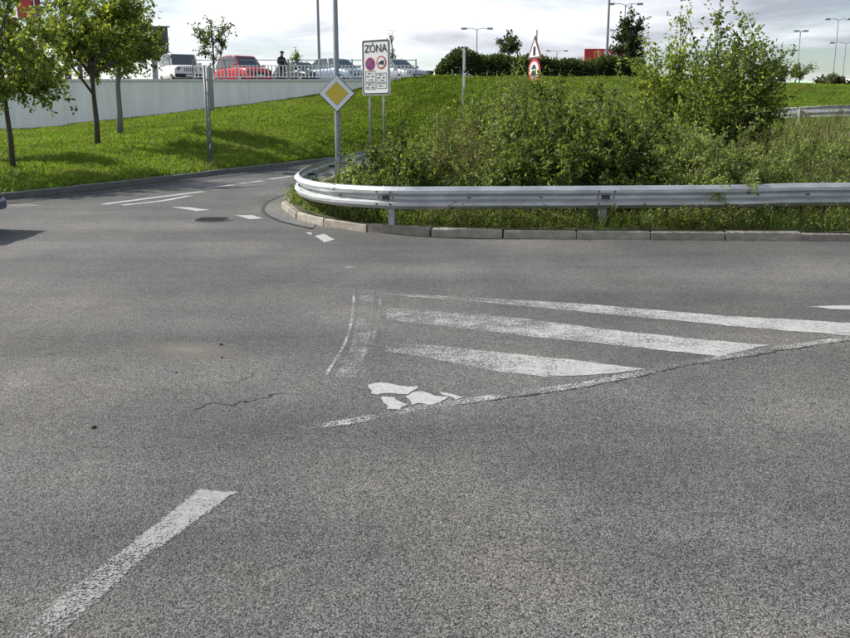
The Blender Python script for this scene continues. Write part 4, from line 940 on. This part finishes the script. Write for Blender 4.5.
# trees just out of frame on the left whose shade falls into view
for k, (X, Y) in enumerate(((-13.2, 21.0), (-15.5, 27.5), (-21.5, 33.0))):
    kk_ = int(np.argmin(np.hypot(BP[:, 0]-X, BP[:, 1]-Y))); P_ = BP[kk_]
    tree('broadleaf_tree', ['broadleaf tree on the bank nearest the navy car, outside the picture', 'second broadleaf tree on the bank past the navy car, outside the picture', 'broadleaf tree outside the picture below the far end of the wall'][k], P_, 4.8, 1.7, 1.7, PAL['tree'], r, .08, 18, 15, 11, .18, .7, group=TG, tl=.8)
# --- small trees on the car park
def car_tree(px, ytop, Y, rad, label, pal, shape='round', size=.13, limbs=9, per=8, lv=7, fork=1.2, bark='bark', tl=.5, zb=PZ, name='young_tree', trunk=.05):
    b = np.array([float(D(px, 79, Y)[0]), Y, zb]); h_ = float(D(px, ytop, Y)[2]-zb)
    return tree(name, label, b, h_, rad, fork, pal, r, trunk, limbs, per, lv, size, .6, bark, group='small trees behind the wall and hedge', shape=shape, tl=tl)
car_tree(214, 19, 53, 1.35, 'thin airy tree with upswept branches behind the red car', PAL['dark']+PAL['broad'], 'vase', .16, 14, 9, 8, 1.4, tl=.6)
car_tree(297, 52, 53, .75, 'small yellowish young tree staked beside the dark car', PAL['lime'], 'cone', .12, 8, 6, 6, 1.1, tl=.4)
car_tree(392, 34, 53, .45, 'sparse bare-topped sapling behind the zone sign', PAL['dark']+PAL['brown'], 'cone', .11, 9, 6, 4, .9, tl=.4)
car_tree(629, 17, 60, 1.05, 'dense dark cone-shaped tree beside the red advertising panel', PAL['dark'], 'round', .20, 22, 14, 10, 1.4, tl=.75, trunk=.09)
car_tree(509, 36, 62, .95, 'small dark round-headed tree poking above the hedge', PAL['dark'], 'round', .18, 12, 10, 9, 2.6, tl=.45)
car_tree(772, 62, 58, 1.0, 'dark bushy tree right of the tall wild shrub, on the crest', PAL['dark']+PAL['broad'], 'round', .18, 12, 10, 9, .6, tl=.6)
car_tree(799, 66, 62, 1.25, 'loose young tree in front of the pale green tent', PAL['broad'], 'vase', .16, 11, 8, 7, .9, tl=.5)
car_tree(833, 80, 60, 1.1, 'low round bush on the crest in front of the white tent', PAL['dark']+PAL['brown'], 'round', .17, 16, 12, 16, .2, tl=.5)
# --- clipped hedge along the crest
HY = 51.0; hb = D(540, 83, HY); hd = thing('hedge', 'long dark clipped hedge along the grass crest', 'hedge', (hb[0], HY, 3.6))
xa, xb = D(436, 80, HY)[0], D(642, 80, HY)[0]; n_ = 26000
xx = r.uniform(xa, xb, n_); top = float(D(500, 57, HY)[2])-.25*((xx-xa)/(xb-xa))+.14*np.sin(xx*1.3)+.12*np.sin(xx*3.1+1)+.10*r.random(n_)+np.where(xx < xa+1.2, -.9*(1-(xx-xa)/1.2)**2, 0)+.35*np.exp(-((xx-xa-2)/1.6)**2)
yy = r.uniform(-.9, .9, n_); z0 = 3.6; zt = z0+(top-z0)*r.random(n_)**.55*(1-.25*(yy/.9)**4)
P = np.stack([xx, HY+yy*(.8+.2*r.random(n_)), zt], -1); lf = leaves(P, r.normal(size=(n_, 3))+np.array([0, -.2, .5]), .17, .5, PAL['dark']+PAL['broad'][:2], r)
fast('foliage', lf[0], lf[1], 'leaf', hd, lf[2])
m_ = 60; S = shoots(np.stack([r.uniform(xa+.3, xb-.3, m_), HY+r.uniform(-.3, .3, m_), np.full(m_, 3.6)], -1), np.stack([r.uniform(xa+.3, xb-.3, m_)*0+np.linspace(xa+.4, xb-.4, m_), HY+r.uniform(-.5, .5, m_), r.uniform(4.5, 4.9, m_)], -1), r)
V, Q = stemmesh(S, .03, .01); fast('stems', V, Q, 'stem', hd)
n_ = 1500; xx = r.uniform(xa+.8, xb, n_); P = np.stack([xx, HY+r.uniform(-.6, .6, n_), float(D(500, 63, HY)[2])+r.normal(size=n_)*.12-.25*((xx-xa)/(xb-xa))], -1)
V, Q, C = blades(P, r, .34, .04, PAL['broad']+PAL['lime'][:1], .4); fast('new_shoots', V, Q, 'leaf', hd, C)

# --- shrubs of the island
def ispt(px, Y): X = (px-CX)/F*(Y*cp+.3); return np.array([X, Y, float(isl_z(X, Y))-.02])
def ish(px, Y, ytop): b = ispt(px, Y); return float(D(px, ytop, Y)[2]-b[2])
SH = [ # px, Y, top row, radius, palette, stems, twigs, leaves, leaf size, aspect, label
    (362, 13.3, 166, .45, 'pale', 16, 7, 8, .065, .5, 'low pale leafy weed clump just right of the lamp post foot'),
    (392, 14.6, 122, .55, 'broad', 13, 7, 9, .075, .6, 'upright dark leafy shrub under the zone sign'),
    (418, 13.4, 148, .55, 'broad', 15, 8, 9, .07, .55, 'rounded green shrub at the rail, right of the zone sign posts'),
    (452, 14.0, 124, .60, 'brown', 15, 8, 8, .06, .45, 'brownish stalky weed bush against the rail, left of the big broadleaf shrubs'),
    (470, 15.6, 98, .65, 'brown', 14, 8, 8, .065, .4, 'taller olive-brown shrub with reddish stalks'),
    (497, 17.4, 92, .8, 'pale', 15, 8, 8, .075, .4, 'pale grey-green shrub behind the olive-brown one'),
    (492, 13.4, 138, .55, 'pale', 15, 8, 8, .06, .45, 'light green leafy clump leaning to the rail'),
    (530, 14.6, 96, .75, 'broad', 18, 9, 10, .08, .6, 'glossy green broadleaf shrub at the left of the dense thicket'),
    (532, 13.3, 148, .60, 'broad', 16, 9, 10, .075, .6, 'low glossy shrub at the rail in front of the thicket'),
    (572, 14.2, 90, .8, 'broad', 20, 9, 11, .085, .6, 'dense dark green shrub in the middle of the thicket'),
    (575, 13.2, 146, .62, 'broad', 17, 9, 10, .08, .6, 'low dark shrub pressed against the rail in mid thicket'),
    (612, 14.4, 90, .8, 'broad', 19, 9, 11, .08, .6, 'dense dark shrub left of the tall wild shrub'),
    (625, 13.6, 140, .65, 'broad', 16, 9, 10, .075, .55, 'shaded low shrub beside the gap in the thicket'),
    (556, 18.5, 76, .9, 'lime', 16, 8, 8, .085, .45, 'yellow-green shrub rising behind the dense thicket'),
    (598, 19.0, 76, .9, 'pale', 15, 8, 8, .08, .45, 'loose grey-green shrub behind the dark thicket'),
    (645, 17.5, 96, .8, 'lime', 15, 8, 9, .08, .5, 'bright green bush at the left foot of the tall wild shrub'),
    (690, 13.3, 128, .66, 'pale', 18, 9, 9, .062, .5, 'pale nettle-like weed bank right of the thicket gap'),
    (720, 13.1, 140, .58, 'pale', 17, 9, 9, .058, .5, 'pale leafy weeds pushing through onto the rail top'),
    (755, 13.3, 145, .6, 'pale', 16, 8, 8, .058, .45, 'pale weed clump before the dry grass, at the rail'),
    (700, 15.0, 112, .75, 'pale', 16, 8, 9, .07, .5, 'taller pale weed bush under the tall wild shrub'),
    (745, 15.6, 128, .7, 'brown', 15, 8, 8, .065, .4, 'brown-green weed bush with dead stalks beside the dry grass'),
    (795, 13.6, 148, .6, 'pale', 14, 8, 8, .055, .4, 'low pale weeds at the rail, middle of the dry grass stretch'),
    (838, 13.4, 152, .6, 'pale', 14, 8, 8, .055, .4, 'low pale weeds at the rail, last clump of the dry grass stretch'),
    (775, 15.2, 122, .85, 'pale', 15, 8, 9, .06, .42, 'pale green weed bush amid the dry grass, beside the brown-green one'),
    (818, 15.6, 128, .85, 'pale', 15, 8, 9, .06, .42, 'pale green weed bush in the middle of the dry grass'),
    (858, 15.0, 132, .85, 'pale', 14, 8, 9, .06, .42, 'pale green weed bush at the end of the dry grass stretch'),
    (438, 17.5, 112, .7, 'pale', 14, 8, 8, .07, .42, 'loose grey-green weeds between the zone sign and the olive-brown shrub'),
    (478, 24.0, 88, 1.1, 'lime', 16, 8, 8, .085, .42, 'yellow-green weed bush below the edge-on signs'),
    (508, 26.0, 84, 1.1, 'pale', 16, 8, 8, .085, .42, 'broad pale weed bush on the hill below the hedge, left of the round sign'),
    (545, 25.0, 83, 1.1, 'lime', 16, 8, 8, .085, .42, 'broad yellow-green weed bush on the hill beside the round sign post'),
    (580, 26.5, 82, 1.1, 'pale', 16, 8, 8, .085, .42, 'pale weed bush on the hill below the red advertising panel'),
    (612, 25.0, 84, 1.1, 'lime', 16, 8, 8, .085, .42, 'yellow-green weed bush on the hill below the tall light mast'),
    (640, 24.0, 86, 1.1, 'pale', 16, 8, 8, .085, .42, 'pale weed bush on the hill behind the tall loose shrub'),
    (672, 20.5, 96, .8, 'broad', 14, 8, 8, .08, .5, 'green bush half hidden behind the tall wild shrub'),
]
for px, Y, yt, rd, pal, st, pe, lv, sz, asp, lb in SH:
    shrub('wild_shrub', lb, ispt(px, Y), ish(px, Y, yt), rd*1.25, PAL[pal], r, int(st*1.6), int(pe*1.7), int(lv*1.7), sz, asp, low=.06)
# tall wild shrubs
for px, Y, yt, rd, pal, st, lb, ln in ((722, 17.5, 10, 1.0, 'broad', 17, 'tallest wild shrub of the island with upright shoots against the sky', (-.02, 0)), (664, 18.2, 26, .75, 'tree', 13, 'tall loose wild shrub leaning left of the tallest one', (-.03, 0)), (744, 17.0, 44, .4, 'broad', 9, 'tall side shoots right of the tallest wild shrub', (.08, 0)), (700, 16.6, 62, .8, 'broad', 12, 'dense lower flank of shrub below the tallest shoots', (0, 0))):
    shrub('wild_shrub', lb, ispt(px, Y), ish(px, Y, yt), rd, PAL[pal]+PAL['tree'][:3], np.random.default_rng(int(px)), int(st*1.9), 24, 12, .085, .5, low=.12, tl=.42, lean=ln, drop=.38, zmin=.70)
# willow-like plants with long arching leaves
for px, Y, yt, lb in ((516, 21.5, 66, 'arching willow-leaved plant left of the round red-ringed sign'), (548, 22.5, 78, 'arching willow-leaved plant right of the round red-ringed sign'), (492, 22.0, 84, 'arching willow-leaved plant before the hedge near the edge-on signs')):
    shrub('willow_plant', lb, ispt(px, Y), ish(px, Y, yt), .8, PAL['lime']+PAL['broad'], r, 26, 8, 11, .19, .15, low=.3, tl=.5, group='willow-leaved plants in the island')

# --- uncounted growth
def island_points(n, tmin, tmax, umin=0.0, umax=1.0):
    u = r.uniform(umin, umax, n)*(len(fr)-1.001); t = r.uniform(tmin, tmax, n); i = u.astype(int); f = (u-i)[:, None]
    a = fr[i]*(1-f)+fr[i+1]*f; b = bk[i]*(1-f)+bk[i+1]*f; p = a+(b-a)*t[:, None]; p[:, 2] = isl_z(p[:, 0], p[:, 1])-.01; return p
def inview(P, m_=80): q = proj(P); return P[(q[:, 0] > -m_) & (q[:, 0] < 850+m_)]
P = inview(island_points(90000, .1, 1.0)); q = proj(P); P = P[(P[:, 1] > 13) & ~((P[:, 0] < -.75) & (P[:, 1] < 27)) & (r.random(len(P)) > np.clip((q[:, 0]-690)/150, 0, .75))]
V, Q, C = blades(P, r, .42, .028, PAL['lime']+PAL['grass']+PAL['pale'][:2], .55, .5)
tag(fast('meadow_grass', V, Q, 'grass', None, C), 'rough green meadow grass covering the island', 'grass', kind='stuff')
# dry stalks on the right half
P = inview(island_points(24000, .03, 1.0)); q = proj(P); keep = (q[:, 0] > 690)*(r.random(len(P)) < np.clip((q[:, 0]-680)/130, 0, 1)) > 0; keep |= (r.random(len(P)) < .05) & (q[:, 0] > 400); P = P[keep & (P[:, 1] > 12.7)]
V, Q, C = blades(P, r, .66, .020, PAL['straw']+PAL['brown'][:2], .35, .5)
tag(fast('dry_grass', V, Q, 'dry', None, C), 'tall dry straw-coloured grass and dead stalks at the right of the island', 'dry grass', kind='stuff')
# weeds between the kerb and the rail
fp = resample(KF[(KF[:, 0] < 9) & (KF[:, 1] < 17.5)], .02)
Tn = unit(np.gradient(fp, axis=0)); Nn = np.stack([Tn[:, 1], -Tn[:, 0], 0*Tn[:, 0]], -1)
if Nn[len(Nn)//3, 1] < 0: Nn = -Nn
k = r.integers(0, len(fp), 7000); off = r.uniform(.17, 1.1, len(k)); cl = .55+.45*np.sin(k*.02*2.2)*np.sin(k*.02*.9+1)
P = fp[k]+Nn[k]*off[:, None]; P[:, 2] = .105
V, Q, C = blades(P, r, .17, .014, PAL['grass']+PAL['pale']+PAL['brown'][:2], .8, .6)
k2 = r.integers(0, len(fp), 2600); o2 = r.uniform(.14, 1.0, len(k2)); c2 = fp[k2]+Nn[k2]*o2[:, None]; c2[:, 2] = .10
c2 = c2[r.random(len(c2)) < .35+.65*(np.sin(c2[:, 0]*1.9)*.5+.5)]
tp_ = c2+np.stack([r.normal(size=len(c2))*.12, r.normal(size=len(c2))*.12-.04, np.minimum(r.gamma(3., .08, len(c2))+.05, .38)], -1)
S = shoots(c2, tp_, r); lf = leafset(S, 22, .045, .4, PAL['pale']+PAL['broad']+PAL['brown'], r, .1, .02)
V, Q, C = join([(V, Q, C), lf]); tag(fast('roadside_weeds', V, Q, 'grass', None, C), 'small weeds and grass growing between the kerb and the rail', 'weeds', kind='stuff')
nose = fp[(fp[:, 0] < -.4) & (fp[:, 1] < 16.5)]
i3 = r.integers(0, len(nose), 420); c3 = nose[i3]+Nn[(fp[:, 0] < -.4) & (fp[:, 1] < 16.5)][i3]*r.uniform(.12, .7, 420)[:, None]; c3[:, 2] = .10
t3 = c3+np.stack([r.normal(size=420)*.10, r.normal(size=420)*.10-.04, r.uniform(.04, .30, 420)], -1)
lf = leafset(shoots(c3, t3, r), 20, .05, .35, PAL['pale']+PAL['lime'], r, .1, .03)
tag(fast('nose_weeds', lf[0], lf[1], 'grass', None, lf[2]), 'pale weeds spilling over the kerb at the nose of the island', 'weeds', kind='stuff')
# grass on the bank, thicker and longer where it is near
n_ = 440000; u = r.uniform(14, nu-30, n_); t = r.random(n_)**.9; P = inview(bank(u, t), 260); P = P[P[:, 1] > 8]
pn = .55*vnoise(P[:, 0], P[:, 1], .8)+.45*vnoise(P[:, 0], P[:, 1], 2.6, 5); dn = vnoise(P[:, 0], P[:, 1], .45, 9)
V, Q, C = blades(P, r, .04+.095*pn, .04, PAL['grass'], 1.1, .55)
C = C*np.repeat(.72+.55*pn, 2)[:, None]; dw = np.repeat(np.clip((dn-.62)*2.2, 0, .55)*(r.random(len(dn)) < .6), 2)[:, None]; C = C*(1-dw)+np.array([.22, .20, .07])*dw
tag(fast('bank_grass', V, Q, 'grass', None, C), 'short bright green grass on the bank below the wall', 'grass', kind='stuff')
# a creeper hanging over the rail
for px, ln_, lb in ((722, .34, 'pale creeper shoot hanging down over the face of the guard rail'), (752, .16, 'short pale creeper tip lying over the guard rail top')):
    b = D(px, 184, 12.06); b[2] += .02; o = thing('creeper', lb, 'plant', b, group='creepers over the guard rail')
    m_ = 6; tips = b+np.stack([r.normal(size=m_)*.09, np.full(m_, -.16)+r.normal(size=m_)*.02, -ln_*r.uniform(.3, 1, m_)], -1)
    S = shoots(np.repeat(b[None]+np.array([0, .35, -.1]), m_, 0), tips, r, 0); S[:, 1:5, 2] += np.array([.10, .16, .16, .10])
    V, Q = stemmesh(S, .004, .002); fast('stems', V, Q, 'stem', o); lf = leafset(S, 26, .06, .55, PAL['pale'], r, .3, .02); fast('foliage', lf[0], lf[1], 'leaf', o, lf[2])
